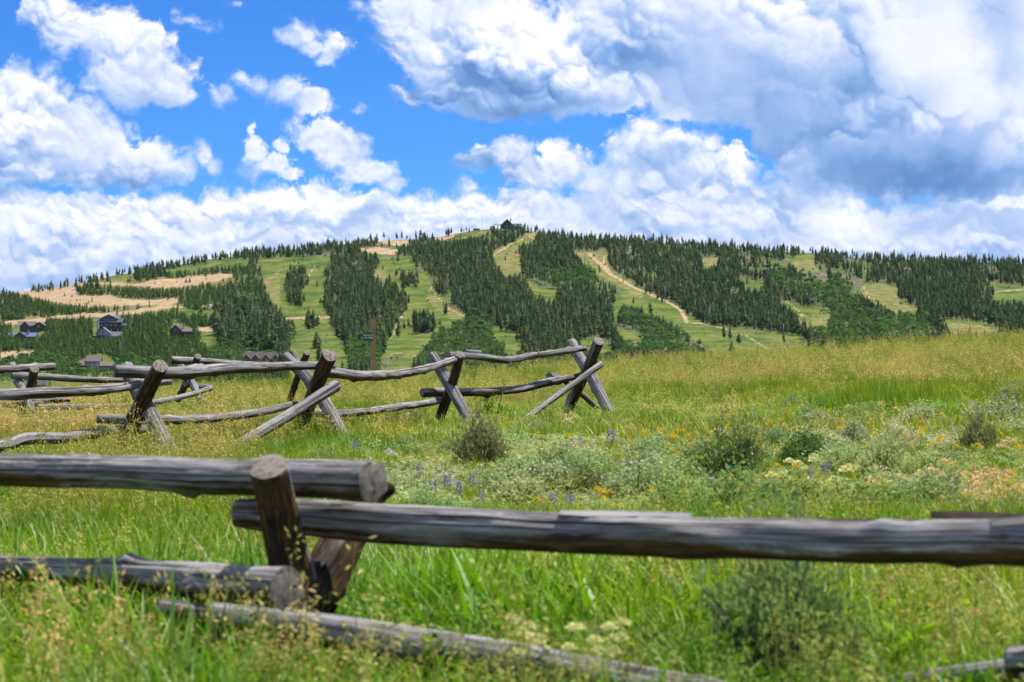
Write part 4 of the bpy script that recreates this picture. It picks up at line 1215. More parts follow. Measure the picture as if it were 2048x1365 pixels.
log(f1, 'rail', L3((1680, 1392, 6.8), (1850, 1362, 6.7), (2042, 1337, 6.6)), [.028, .031, .034])
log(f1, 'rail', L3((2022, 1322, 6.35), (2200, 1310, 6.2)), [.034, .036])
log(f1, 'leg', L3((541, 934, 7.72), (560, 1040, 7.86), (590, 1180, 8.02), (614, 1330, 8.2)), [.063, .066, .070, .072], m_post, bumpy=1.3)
log(f1, 'leg', L3((742, 975, 8.55), (690, 1075, 8.30), (610, 1230, 7.95), (560, 1330, 7.75)), [.060, .068, .076, .074], m_shaded_bark, bumpy=1.6)
# loose bark and splinters lifting off the long rail
def strip(root, path, w, th=.006, mat=None):
    pts = [Vector(p) - root.location for p in path]
    line = catmull(pts, 5); mb = MB(); nrm = len(line)
    for i, p in enumerate(line):
        ww = w * (.35 + .65 * math.sin(math.pi * min(.9, .12 + i / (nrm - 1)))) * (.75 + .5 * random.random())
        mb.v += [p + Vector((0, -ww, -.2 * ww)), p + Vector((0, 0, th)), p + Vector((0, ww, -.2 * ww)), p + Vector((0, 0, -th))]
    for i in range(nrm - 1):
        for k in range(4): mb.f.append((i * 4 + k, i * 4 + (k + 1) % 4, i * 4 + 4 + (k + 1) % 4, i * 4 + 4 + k))
    mb.f.append((0, 1, 2, 3)); e = (nrm - 1) * 4; mb.f.append((e + 3, e + 2, e + 1, e))
    return mb.build('bark_strip', mat or m_bark_strip, root)
strip(f1, L3((1120, 1026, 7.46), (1250, 1028, 7.34), (1382, 1032, 7.2)), .030, .008, m_rail)
strip(f1, L3((1390, 1040, 7.15), (1520, 1040, 7.0), (1700, 1042, 6.8), (1840, 1042, 6.62)), .030)
strip(f1, L3((1862, 1030, 6.6), (1960, 1031, 6.45), (2046, 1036, 6.35)), .026, .010)
strip(f1, L3((1980, 1047, 6.36), (2080, 1040, 6.25), (2200, 1040, 6.1)), .032, .010, m_rail)

# ---- fence in focus, running from the left edge to the middle of the meadow
f2 = fence('sharp jackleg fence with four crossed posts running back across the meadow', gnd(640, 21))
a1, a2, a3, a4 = 18.4, 21.0, 24.8, 26.9
def X(front, back, ra, rb):
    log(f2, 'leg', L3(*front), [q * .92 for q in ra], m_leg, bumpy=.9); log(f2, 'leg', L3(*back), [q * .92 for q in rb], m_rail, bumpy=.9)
X([(321, 732, 18.05), (292, 790, 18.3), (238, 915, 18.8)], [(252, 733, 18.75), (292, 815, 18.45), (348, 925, 18.0)], [.065, .066, .068], [.057, .066, .070])
X([(660, 711, 20.65), (632, 775, 20.95), (588, 890, 21.45)], [(569, 713, 21.3), (632, 775, 21.1), (703, 905, 20.5)], [.072, .068, .066], [.050, .060, .064])
X([(919, 709, 24.5), (906, 760, 24.75), (880, 835, 25.1)], [(862, 710, 25.0), (893, 760, 24.85), (945, 850, 24.4)], [.055, .054, .054], [.062, .064, .062])
X([(1198, 683, 26.6), (1172, 745, 26.9), (1128, 835, 27.3)], [(1141, 685, 27.2), (1180, 752, 26.85), (1238, 862, 26.3)], [.066, .064, .064], [.062, .064, .064])
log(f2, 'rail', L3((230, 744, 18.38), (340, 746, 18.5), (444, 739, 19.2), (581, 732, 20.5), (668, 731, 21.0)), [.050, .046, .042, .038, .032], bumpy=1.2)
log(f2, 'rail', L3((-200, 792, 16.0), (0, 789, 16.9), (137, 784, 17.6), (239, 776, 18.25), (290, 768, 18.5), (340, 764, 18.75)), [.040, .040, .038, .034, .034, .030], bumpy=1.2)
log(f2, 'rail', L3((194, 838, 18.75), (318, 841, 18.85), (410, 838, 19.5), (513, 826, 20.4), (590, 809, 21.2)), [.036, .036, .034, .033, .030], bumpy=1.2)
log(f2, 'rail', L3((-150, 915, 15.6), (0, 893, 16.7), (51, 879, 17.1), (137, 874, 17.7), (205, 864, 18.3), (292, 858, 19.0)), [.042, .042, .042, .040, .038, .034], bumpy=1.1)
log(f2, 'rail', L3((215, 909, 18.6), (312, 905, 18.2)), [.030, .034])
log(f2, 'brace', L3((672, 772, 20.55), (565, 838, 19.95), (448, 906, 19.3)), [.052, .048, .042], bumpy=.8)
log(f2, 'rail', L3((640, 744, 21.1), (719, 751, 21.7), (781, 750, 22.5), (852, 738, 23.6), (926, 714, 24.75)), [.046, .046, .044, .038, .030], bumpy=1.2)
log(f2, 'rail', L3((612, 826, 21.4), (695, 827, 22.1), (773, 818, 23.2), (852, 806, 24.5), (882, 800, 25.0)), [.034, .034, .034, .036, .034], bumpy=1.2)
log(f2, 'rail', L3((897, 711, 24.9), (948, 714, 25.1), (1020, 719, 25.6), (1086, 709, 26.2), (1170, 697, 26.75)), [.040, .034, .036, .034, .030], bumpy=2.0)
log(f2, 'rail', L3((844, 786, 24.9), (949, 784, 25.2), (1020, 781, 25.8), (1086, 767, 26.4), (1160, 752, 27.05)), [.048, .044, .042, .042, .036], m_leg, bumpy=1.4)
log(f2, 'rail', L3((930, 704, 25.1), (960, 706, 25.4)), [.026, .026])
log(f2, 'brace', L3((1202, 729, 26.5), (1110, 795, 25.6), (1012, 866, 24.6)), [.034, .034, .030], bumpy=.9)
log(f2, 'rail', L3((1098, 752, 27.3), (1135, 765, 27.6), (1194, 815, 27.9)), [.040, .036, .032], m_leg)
log(f2, 'twig', L3((1160, 698, 26.7), (1172, 690, 26.7)), [.006, .002], ends=(0, 0), nside=6)
# branch stubs
for (u, v, D) in ((1020, 728, 25.55), (1076, 704, 26.1), (1052, 711, 25.9)):
    log(f2, 'twig', L3((u, v - 4, D), (u + 2, v + 4, D - .04)), [.010, .006], ends=(0, 0), nside=6)

# ---- the same line of fencing further back on the left
f3 = fence('distant jackleg fence behind on the left, mostly hidden by the sharp one', gnd(300, 32))
def X3(a, b, ra, rb):
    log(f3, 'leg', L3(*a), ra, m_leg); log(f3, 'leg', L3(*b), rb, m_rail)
X3([(70, 738, 30.5), (60, 775, 30.8), (44, 830, 31.2)], [(24, 730, 31.3), (40, 768, 31.0), (66, 828, 30.5)], [.058, .058, .056], [.050, .056, .056])
X3([(396, 714, 32.6), (380, 750, 32.9), (355, 800, 33.2)], [(352, 722, 33.3), (376, 752, 33.0), (404, 805, 32.6)], [.046, .046, .046], [.046, .050, .048])
X3([(614, 706, 36.6), (600, 740, 36.9), (580, 800, 37.2)], [(586, 704, 37.2), (602, 740, 36.95), (630, 800, 36.5)], [.050, .050, .050], [.044, .046, .046])
log(f3, 'rail', L3((-160, 744, 29.2), (0, 739, 30.2), (107, 733, 31.0)), [.048, .046, .048])
log(f3, 'rail', L3((22, 751, 30.95), (80, 754, 31.1), (168, 759, 31.5), (245, 761, 32.2)), [.046, .044, .040, .034])
log(f3, 'rail', L3((56, 802, 31.3), (138, 800, 31.8)), [.034, .030], m_leg)
log(f3, 'rail', L3((74, 816, 29.6), (171, 814, 30.3), (260, 812, 31.0), (359, 795, 32.0), (422, 777, 32.8)), [.038, .038, .036, .036, .036])
log(f3, 'rail', L3((341, 720, 32.9), (420, 724, 33.3), (505, 729, 34.2), (610, 733, 36.8)), [.052, .046, .040, .034])
log(f3, 'rail', L3((370, 769, 32.85), (424, 776, 33.2)), [.038, .034])
log(f3, 'rail', L3((-160, 824, 29.0), (0, 812, 30.4), (90, 806, 31.2)), [.036, .036, .034])

# spikes that hold rails and legs together, with their rusty heads
m_rust = flat_mat('rusty_spike', (.11, .055, .03), .7, .3, .4, 40)
def spike_head(root, u, v, D, r_):
    p = pix(u, v, D) - root.location
    MB().tube([p + Vector((0, .03, 0)), p, p + Vector((0, -.006, 0))], [r_ * .5, r_, r_ * .8], 8).build('spike', m_rust, root)
for u, v, D in ((560, 952, 7.67), (552, 1024, 7.75), (690, 958, 7.78), (640, 1030, 8.02), (590, 1172, 7.47), (668, 1047, 8.02)): spike_head(f1, u, v, D, .007)
for u, v, D in ((262, 742, 18.3), (300, 745, 18.1), (284, 800, 18.25), (610, 734, 20.8), (650, 735, 20.6), (632, 775, 20.88), (660, 780, 20.5), (905, 725, 24.55), (893, 765, 24.65), (1162, 702, 26.68), (1186, 740, 26.45), (1175, 752, 26.6)): spike_head(f2, u, v, D, .009)

# ------------------------------------------------------------------ meadow: grasses, shrubs, wild flowers
def blade_mat(name, root, mid, tip, alt, trans=.38, gloss=.0):
    """colour runs from the root to the dry tip of a blade; plants differ a little"""
    m, n, out = mat_new(name)
    h = attr(n, 'tall'); oi = n.new('ShaderNodeObjectInfo'); r = oi.outputs['Random']
    v = attr(n, 'vary')
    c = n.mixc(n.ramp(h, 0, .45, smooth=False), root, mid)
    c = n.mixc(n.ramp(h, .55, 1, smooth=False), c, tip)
    c = n.mixc(n.math('MULTIPLY', r, .75), c, alt)
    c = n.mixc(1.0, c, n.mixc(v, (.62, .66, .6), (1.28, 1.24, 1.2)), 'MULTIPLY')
    loc = n.new('ShaderNodeObjectInfo').outputs['Location']
    pa = n.noise(loc, .75, 3, .6); pb = n.noise(n.vmath('ADD', loc, (31, 7, 3)), .38, 3, .55)
    c = n.mixc(1.0, c, n.mixc(n.ramp(pa, .35, .65), (.66, .80, .62), (1.22, 1.10, 1.0)), 'MULTIPLY')
    c = n.mixc(1.0, c, n.mixc(n.ramp(pb, .38, .64), (.82, 1.0, .75), (1.15, 1.03, 1.25)), 'MULTIPLY')
    d = n.new('ShaderNodeBsdfDiffuse'); n.put(d.inputs[0], c)
    t = n.new('ShaderNodeBsdfTranslucent'); n.put(t.inputs[0], n.mixc(1.0, c, (1.25, 1.25, .7), 'MULTIPLY'))
    x = n.new('ShaderNodeMixShader'); x.inputs[0].default_value = trans
    n.put(x.inputs[1], d.outputs[0]); n.put(x.inputs[2], t.outputs[0])
    if gloss:
        g = n.new('ShaderNodeBsdfGlossy'); g.inputs['Roughness'].default_value = .5; n.put(g.inputs[0], (1, 1, 1, 1))
        x2 = n.new('ShaderNodeMixShader'); x2.inputs[0].default_value = gloss
        n.put(x2.inputs[1], x.outputs[0]); n.put(x2.inputs[2], g.outputs[0]); n.put(out.inputs[0], x2.outputs[0])
    else: n.put(out.inputs[0], x.outputs[0])
    return m
m_green = blade_mat('green_blades', (.035, .06, .008), (.150, .265, .010), (.30, .35, .030), (.22, .30, .011), .34, .025)  # dark roots also put shade from down in the grass into the colour
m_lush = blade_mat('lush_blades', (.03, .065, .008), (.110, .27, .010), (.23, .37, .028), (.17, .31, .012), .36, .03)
m_olive = blade_mat('olive_blades', (.085, .085, .025), (.19, .215, .045), (.34, .29, .09), (.25, .23, .07), .35)
m_straw = blade_mat('straw_seed_heads', (.15, .19, .035), (.38, .36, .11), (.66, .57, .27), (.55, .44, .18), .35)
m_russet = blade_mat('russet_seed_heads', (.13, .17, .03), (.34, .29, .10), (.56, .40, .19), (.46, .32, .15), .35)
m_sage = blade_mat('sage_leaves', (.17, .21, .12), (.345, .41, .265), (.48, .54, .38), (.40, .46, .28), .32)
m_sagedark = blade_mat('old_sage_leaves', (.11, .14, .065), (.22, .275, .14), (.33, .385, .215), (.28, .29, .15), .3)
m_bright = blade_mat('bright_green_leaves', (.07, .15, .012), (.14, .30, .014), (.25, .38, .03), (.20, .34, .02), .45)
m_sagenear = blade_mat('green_sage_leaves', (.10, .14, .055), (.22, .31, .13), (.36, .46, .24), (.28, .36, .15), .34)
m_twig = flat_mat('shrub_twigs', (.13, .095, .07), .9, .1, .3, 20)
def petal(name, c, tr=.3):
    m, n, out = mat_new(name)
    v = attr(n, 'vary'); oi = n.new('ShaderNodeObjectInfo')
    cc = n.mixc(v, tuple(x * .65 for x in c), tuple(min(1, x * 1.2) for x in c))
    d = n.new('ShaderNodeBsdfDiffuse'); n.put(d.inputs[0], cc)
    t = n.new('ShaderNodeBsdfTranslucent'); n.put(t.inputs[0], cc)
    x = n.new('ShaderNodeMixShader'); x.inputs[0].default_value = tr
    n.put(x.inputs[1], d.outputs[0]); n.put(x.inputs[2], t.outputs[0]); n.put(out.inputs[0], x.outputs[0])
    return m
m_purple = petal('violet_petals', (.27, .17, .58)); m_cream = petal('cream_umbels', (.84, .70, .34)); m_peach = petal('peach_umbels', (.86, .62, .34))
m_yellow = petal('yellow_petals', (.90, .62, .03)); m_pink = petal('pink_petals', (.66, .44, .62)); m_whitep = petal('white_petals', (.82, .80, .72)); m_pale = petal('pale_yellow_umbels', (.92, .88, .40), .45)

class Plant:
    """blades, stems and leaflets of one plant in one mesh, with height and variation per vertex"""
    def __init__(s): s.v = []; s.f = []; s.h = []; s.r = []; s.mi = []
    def blade(s, base, yaw, ln, wd, lean, curl, rv, mi=0, h0=0.0, h1=1.0, seg=3):
        x, y, z = base; b = len(s.v)
        c, sn = math.cos(yaw), math.sin(yaw)
        px_, pz_, ang = 0.0, 0.0, lean
        for k in range(seg + 1):
            t = k / seg
            w = wd * (1 - t ** 1.6) * (.75 + .25 * math.sin(math.pi * t)) + .0004
            cx, cy = x + c * px_, y + sn * px_
            s.v += [(cx - sn * w, cy + c * w, z + pz_), (cx + sn * w, cy - c * w, z + pz_)]
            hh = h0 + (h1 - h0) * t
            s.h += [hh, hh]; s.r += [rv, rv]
            px_ += math.sin(ang) * ln / seg; pz_ += math.cos(ang) * ln / seg; ang += curl / seg
        for k in range(seg):
            s.f.append((b + 2 * k, b + 2 * k + 1, b + 2 * k + 3, b + 2 * k + 2)); s.mi.append(mi)
    def leaf(s, p, d, ln, wd, rv, h, mi=0, roll=0.0):
        d = Vector(d).normalized(); o = d.orthogonal().normalized(); o.rotate(Matrix.Rotation(roll, 3, d))
        p = Vector(p); b = len(s.v)
        s.v += [tuple(p), tuple(p + d * ln * .5 + o * wd), tuple(p + d * ln), tuple(p + d * ln * .5 - o * wd)]
        s.h += [h] * 4; s.r += [rv] * 4; s.f.append((b, b + 1, b + 2, b + 3)); s.mi.append(mi)
    def mesh(s, name):
        me = mesh_from(s.v, s.f, name)
        fattr(me, 'tall', s.h); fattr(me, 'vary', s.r)
        me.polygons.foreach_set('material_index', s.mi)
        return me
def tuft(seed, n=30, ln=(.22, .5), wd=.0035, spread=.10, lean=.45, curl=.9, seg=3):
    rg = random.Random(seed); p = Plant()
    for i in range(n):
        a = rg.uniform(0, 6.283); r = spread * math.sqrt(rg.random())
        p.blade((math.cos(a) * r, math.sin(a) * r, -.02), a + rg.uniform(-.9, .9), rg.uniform(*ln), wd * rg.uniform(.6, 1.4), rg.uniform(0, lean), rg.uniform(0, curl), rg.random(), seg=seg)
    return p.mesh('grass_tuft')
def seed_grass(seed, n=7, ln=(.45, .75), spread=.13, droop=.6, big=1.0):
    """stems with loose drooping seed heads"""
    rg = random.Random(seed); p = Plant()
    for i in range(n):
        a = rg.uniform(0, 6.283); r = spread * math.sqrt(rg.random())
        x, y = math.cos(a) * r, math.sin(a) * r
        L = rg.uniform(*ln); yaw = rg.uniform(0, 6.283); lean = rg.uniform(0, .22)
        rv = rg.random()
        c, sn = math.cos(yaw), math.sin(yaw)
        pts = []
        px_, pz_, ang = 0, 0, lean
        for k in range(7):
            pts.append((x + c * px_, y + sn * px_, pz_)); px_ += math.sin(ang) * L / 6; pz_ += math.cos(ang) * L / 6; ang += (.03 if k < 4 else droop * .4)
        b = len(p.v)
        for k, q in enumerate(pts):
            w = .0016 * big * (1.15 - k / 8)
            p.v += [(q[0] - sn * w, q[1] + c * w, q[2]), (q[0] + sn * w, q[1] - c * w, q[2])]; p.h += [k / 6 * .5] * 2; p.r += [rv] * 2
        for k in range(6): p.f.append((b + 2 * k, b + 2 * k + 1, b + 2 * k + 3, b + 2 * k + 2)); p.mi.append(0)
        for q in range(rg.randint(16, 24)):
            t = rg.uniform(.68, 1.0) * 6
            k = min(5, int(t)); fr = t - k
            P0 = Vector(pts[k]).lerp(Vector(pts[k + 1]), fr)
            d = Vector((rg.gauss(0, .55) + c * .4, rg.gauss(0, .55) + sn * .4, rg.uniform(-.9, .7)))
            off = d.normalized() * rg.uniform(.004, .030) * big
            p.leaf(P0 + off, d, rg.uniform(.012, .024) * big, .0030 * big, rg.random(), rg.uniform(.7, 1.0), 0, rg.uniform(0, 3))
        if rg.random() < .7:
            p.blade((x, y, 0), rg.uniform(0, 6.28), L * rg.uniform(.4, .65), .0035, rg.uniform(.1, .4), rg.uniform(.3, 1.0), rg.random(), 0, 0, .5)
    return p.mesh('seed_grass')
def forb(seed, n_st=9, ht=.30, leafl=.035, leafw=.009, spread=.09, per=16):
    rg = random.Random(seed); p = Plant()
    for i in range(n_st):
        a = rg.uniform(0, 6.283); r = spread * math.sqrt(rg.random()); L = ht * rg.uniform(.6, 1.15)
        b0 = Vector((math.cos(a) * r, math.sin(a) * r, 0)); tip = b0 + Vector((math.cos(a) * r * 1.1 + rg.gauss(0, .03), math.sin(a) * r * 1.1 + rg.gauss(0, .03), L))
        p.leaf(b0, tip - b0, (tip - b0).length, .0028, rg.random(), .3)
        for q in range(per):
            t = rg.uniform(.2, 1.0); az_ = q * 2.4
            P0 = b0.lerp(tip, t)
            p.leaf(P0, (math.cos(az_), math.sin(az_), rg.uniform(.2, 1.1)), leafl * rg.uniform(.6, 1.2), leafw, rg.random(), .3 + .6 * t, 0, rg.uniform(-.6, .6))
    return p.mesh('leafy_forb')
def shrub_meshes(seed, n_cl=46, leafl=.036, leafw=.0055, per=30, flat=.72, upright=.9):
    """unit shrub (about 1 across, flat high): foliage mesh and twig mesh"""
    rg = random.Random(seed); p = Plant(); tw = MB()
    mounds = [(rg.uniform(0, 6.283), rg.uniform(.6, 1.25)) for _ in range(6)]
    for i in range(n_cl):
        a = rg.uniform(0, 6.283); el_ = math.asin(rg.uniform(.02, 1) ** .8); rr = rg.uniform(.62, 1.08)
        d = Vector((math.cos(a) * math.cos(el_), math.sin(a) * math.cos(el_), math.sin(el_)))
        rr *= mounds[min(range(6), key=lambda q_: abs((a - mounds[q_][0] + math.pi) % (2 * math.pi) - math.pi))][1]
        tip = Vector((d.x * .5 * rr, d.y * .5 * rr, d.z * flat * rr + .05))
        if i % 2 == 0: tw.tube([(d.x * .03, d.y * .03, -.05), (tip.x * .55, tip.y * .55, tip.z * .45), tuple(tip * .93)], [.014, .009, .003], 4, False)
        for q in range(per):
            o = Vector((rg.gauss(0, .040), rg.gauss(0, .040), rg.gauss(0, .050)))
            t = rg.uniform(.55, 1.0)
            P0 = tip * t + o
            dd = Vector((d.x * .6 + rg.gauss(0, .4), d.y * .6 + rg.gauss(0, .4), upright + rg.gauss(0, .4)))
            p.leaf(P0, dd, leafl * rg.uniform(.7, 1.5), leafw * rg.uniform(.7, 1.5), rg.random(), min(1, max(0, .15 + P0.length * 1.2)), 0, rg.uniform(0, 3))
    return p.mesh('foliage'), tw.mesh('twigs')

# ---- prototypes
G_fine = [tuft(i, 34, (.13, .30), .0032, .085, .35, .8) for i in range(4)]
G_far = [tuft(10 + i, 30, (.16, .36), .0062, .14, .35, .7, 2) for i in range(4)]
G_wide = [tuft(20 + i, 20, (.17, .38), .0062, .08, .5, 1.5, 4) for i in range(4)]
G_near = [tuft(80 + i, 24, (.22, .46), .0098, .10, .5, 1.7, 5) for i in range(4)]
G_dry = [tuft(30 + i, 30, (.08, .22), .0026, .11, .6, .9, 2) for i in range(3)]
G_seed = [seed_grass(40 + i, 5, (.30, .48), .11) for i in range(4)]
G_seedfar = [seed_grass(50 + i, 6, (.30, .50), .18, .5, 1.4) for i in range(4)]
G_forb = [forb(60 + i, 9, .20, .03, .008, .08, 14) for i in range(3)]
G_forbw = [forb(66 + i, 8, .16, .045, .014, .09, 12) for i in range(2)]
G_silver = [forb(70 + i, 10, .13, .032, .006, .11, 18) for i in range(3)]
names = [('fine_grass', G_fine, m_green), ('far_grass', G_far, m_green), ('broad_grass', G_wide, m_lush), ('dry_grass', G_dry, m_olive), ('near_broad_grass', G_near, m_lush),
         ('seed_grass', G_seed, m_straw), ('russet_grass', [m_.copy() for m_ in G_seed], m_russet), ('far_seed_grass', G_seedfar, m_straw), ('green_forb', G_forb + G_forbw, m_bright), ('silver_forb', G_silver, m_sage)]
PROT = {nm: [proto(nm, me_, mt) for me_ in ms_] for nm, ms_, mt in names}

rg = np.random.default_rng(77)
def sample_ground(y0, y1, per_m2, seed):
    r = np.random.default_rng(seed)
    w = lambda y: .236 * y + 3.6
    n = int((w(y0) + w(y1)) * (y1 - y0) * per_m2)
    y = r.uniform(y0, y1, n); x = r.uniform(-1, 1, n) * w(y1)
    k = np.abs(x) < w(y)
    return x[k], y[k], r
def uvof(x, y):
    return U0 + F * x / y, V0 - F * ground_z(x, y) / y
acc = {k: [] for k in PROT}
BUSH = (.90, 7.45, .30)      # foot of the big near sagebrush, where the grass is shaded out
def put(nm, x, y, scale_h, scale_w, r, tilt=.12):
    k_ = np.hypot((x - BUSH[0]), (y - BUSH[1] + .15) * .55) > BUSH[2]
    x, y = x[k_], y[k_]
    if np.ndim(scale_h): scale_h = scale_h[k_]
    n_ = len(x)
    if not n_: return
    z = ground_z(x, y)
    acc[nm].append(np.stack([x, y, z, r.normal(0, tilt, n_), r.normal(0, tilt, n_), r.uniform(0, 6.283, n_), scale_w * r.uniform(.8, 1.25, n_), scale_h * r.uniform(.75, 1.25, n_), r.integers(0, len(PROT[nm]), n_)], -1))
for (y0, y1, d, far_) in ((4.6, 9, 260, 0), (9, 14, 220, 0), (14, 20, 180, 0), (20, 30, 120, 1), (30, 42, 85, 1), (42, 58, 60, 1), (58, 90, 9, 1)):
    x, y, r = sample_ground(y0, y1, d, int(y0 * 10))
    u, v = uvof(x, y)
    p1 = fnoise(x * .55 + 20, y * .40 + 3, 3); p2 = fnoise(x * .9 + 50, y * .6 + 31, 3); p3 = fnoise(x * 1.6 + 5, y * 1.2 + 60, 3)
    q = r.random(len(x))
    # the dry, sage grown slope on the right between the fences and the tall grass at the crest
    sage_zone = sstep(560, 900, u + 240 * (p2 - .5) + (v - 900) * .6) * sstep(770, 845, v + 110 * (p1 - .5) - .03 * (u - 1024)) * (1 - sstep(1030, 1120, v + 70 * (p1 - .5)))
    # belts of straw coloured seed heads
    straw = .45 * sstep(.47, .62, p1) + .38 * np.exp(-((v - (786 - .045 * (u - 1100))) / 26) ** 2) * sstep(700, 900, u + 200 * (p2 - .5)) + .8 * sstep(.42, .58, p2) * (u < 560) * sstep(800, 840, v) * (v < 1130) + .5 * sstep(.5, .6, p3) * (v > 1180)
    straw = np.clip(straw + .10 * (u > 1000) * (v < 1040), 0, .9) * (1 - .55 * sage_zone)
    lush = np.clip(sstep(1080, 1180, v + 80 * (p1 - .5)) + .8 * sstep(.5, .62, p3) * (v > 900) * (u < 900), 0, 1) * (1 - sage_zone)
    bare = sage_zone * sstep(.5, .68, p3)
    g = q > bare * .5
    is_straw = g & (r.random(len(x)) < straw * (.20 if far_ else .095))
    is_sil = g & ~is_straw & (r.random(len(x)) < sage_zone * (.16 + .5 * sstep(.46, .6, p3)))
    is_dry = g & ~is_straw & ~is_sil & (r.random(len(x)) < .06 + sage_zone * .52 + .18 * straw)
    is_forb = g & ~is_straw & ~is_sil & ~is_dry & (r.random(len(x)) < .05 + .10 * (y < 10) + .16 * sstep(.54, .66, p2) * (v > 880))
    is_lush = g & ~is_straw & ~is_sil & ~is_dry & ~is_forb & (r.random(len(x)) < lush * .75)
    is_near = g & ~is_straw & (y < 9.6) & (u < 1500) & (r.random(len(x)) < .42 * sstep(.40, .58, p3))
    put('near_broad_grass', x[is_near], y[is_near], np.where((y[is_near] < 7.9) & (u[is_near] > 520), .5, .88), 1.0, r, .16)
    is_green = g & ~is_near & ~is_straw & ~is_sil & ~is_dry & ~is_forb & ~is_lush
    hh = (.85 + .4 * (p2 - .5) * 2) * (1 - .45 * sage_zone) * (1 + .20 * sstep(33, 42, y)) * (1 - .45 * (x < -2.2) * sstep(22, 25, y) * (1 - sstep(33, 36, y)))
    for nm, sel, sh_, sw_ in ((('far_seed_grass' if far_ else 'seed_grass'), is_straw & (r.random(len(x)) < .8), 1.0, 1.0), ('silver_forb', is_sil, 1.0, 1.0), ('dry_grass', is_dry, 1.0, 1.0), ('green_forb', is_forb, .85, 1.0), ('broad_grass', is_lush, .80, .95), (('far_grass' if far_ else 'fine_grass'), is_green, .95, 1.0)):
        put(nm, x[sel], y[sel], sh_ * hh[sel], sw_, r)
    sel = is_straw & (r.random(len(x)) < .35); put('russet_grass', x[sel] + .03, y[sel], hh[sel], 1.0, r)
# tall seed heads standing up against the valley along the crest
x, y, r = sample_ground(36, 50, 5, 901); u, v = uvof(x, y)
k = r.random(len(x)) < .25 + .75 * sstep(.35, .6, fnoise(x * .25 + 3, y * .2, 2)); put('far_seed_grass', x[k], y[k], 1.0, 1.1, r, .08)
# tall stalks in front of the low rails
x, y, r = sample_ground(6.3, 7.3, 16, 903); u, v = uvof(x, y)
k = (u < 1250) & (r.random(len(x)) < .25 + .75 * sstep(.45, .6, fnoise(x * 1.7, y * 1.3, 2))); put('seed_grass', x[k], y[k], 1.15, 1.25, r, .16)
k = (u > 300) & (r.random(len(x)) < .35); put('green_forb', x[k], y[k], 1.35, 1.3, r, .16)
k = (r.random(len(x)) < .55 * sstep(.42, .6, fnoise(x * 1.3 + 9, y * 1.1 + 5, 2))); put('near_broad_grass', x[k], y[k], .72, 1.0, r, .2)
# heads leaning into the foreground, out of focus
x, y, r = sample_ground(5.6, 8.0, 12, 902); u, v = uvof(x, y)
k = (r.random(len(x)) < .7 * sstep(.40, .6, fnoise(x * 1.1 + 3, y * .8, 2))); k &= (u < 900); put('seed_grass', x[k], y[k], .85, 1.15, r, .2)
tot = 0
for nm, lst in acc.items():
    A = np.concatenate(lst); tot += len(A)
    scatter(nm, A[:, :3], A[:, 3:6], np.stack([A[:, 6], A[:, 6], A[:, 7]], -1), A[:, 8], PROT[nm])
print('meadow plants', tot)

# ---- shrubs one can tell apart
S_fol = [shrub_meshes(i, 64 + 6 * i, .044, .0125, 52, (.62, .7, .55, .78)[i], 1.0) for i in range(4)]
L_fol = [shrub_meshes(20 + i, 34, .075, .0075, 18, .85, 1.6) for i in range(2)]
def foot_D(u, v):
    """distance at which the meadow is met below photo pixel (u, v)"""
    ys = np.linspace(5, 60, 1200); vv = V0 - F * ground_z((u - U0) / F * ys, ys) / ys
    k = np.nonzero(vv <= v)[0]
    return float(ys[k[0]]) if len(k) else 46.0
def shrub(u, v, w, h, label, green=False, old=False, D=None, i=0, group='grey green sagebrush on the meadow'):
    D = D or foot_D(u, v); b = gnd(u, D); s = D / F
    r = empty('green_shrub' if green else 'sagebrush', b, i * 1.7)
    fo, tw = (L_fol[i % 2] if green else S_fol[i % 4])
    if i == 0 and w > 300: fo, tw = shrub_meshes(33, 150, .030, .0080, 60, .62, 1.0)
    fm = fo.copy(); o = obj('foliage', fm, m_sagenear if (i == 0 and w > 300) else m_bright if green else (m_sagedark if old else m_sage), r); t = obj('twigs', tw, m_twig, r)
    ht = {0: .62, 1: .7, 2: .55, 3: .78}[i % 4] if not green else .85
    r.scale = (w * s * 1.15, w * s * 1.15, h * s * 1.3 / ht)
    tag(r, label, 'shrub', group)
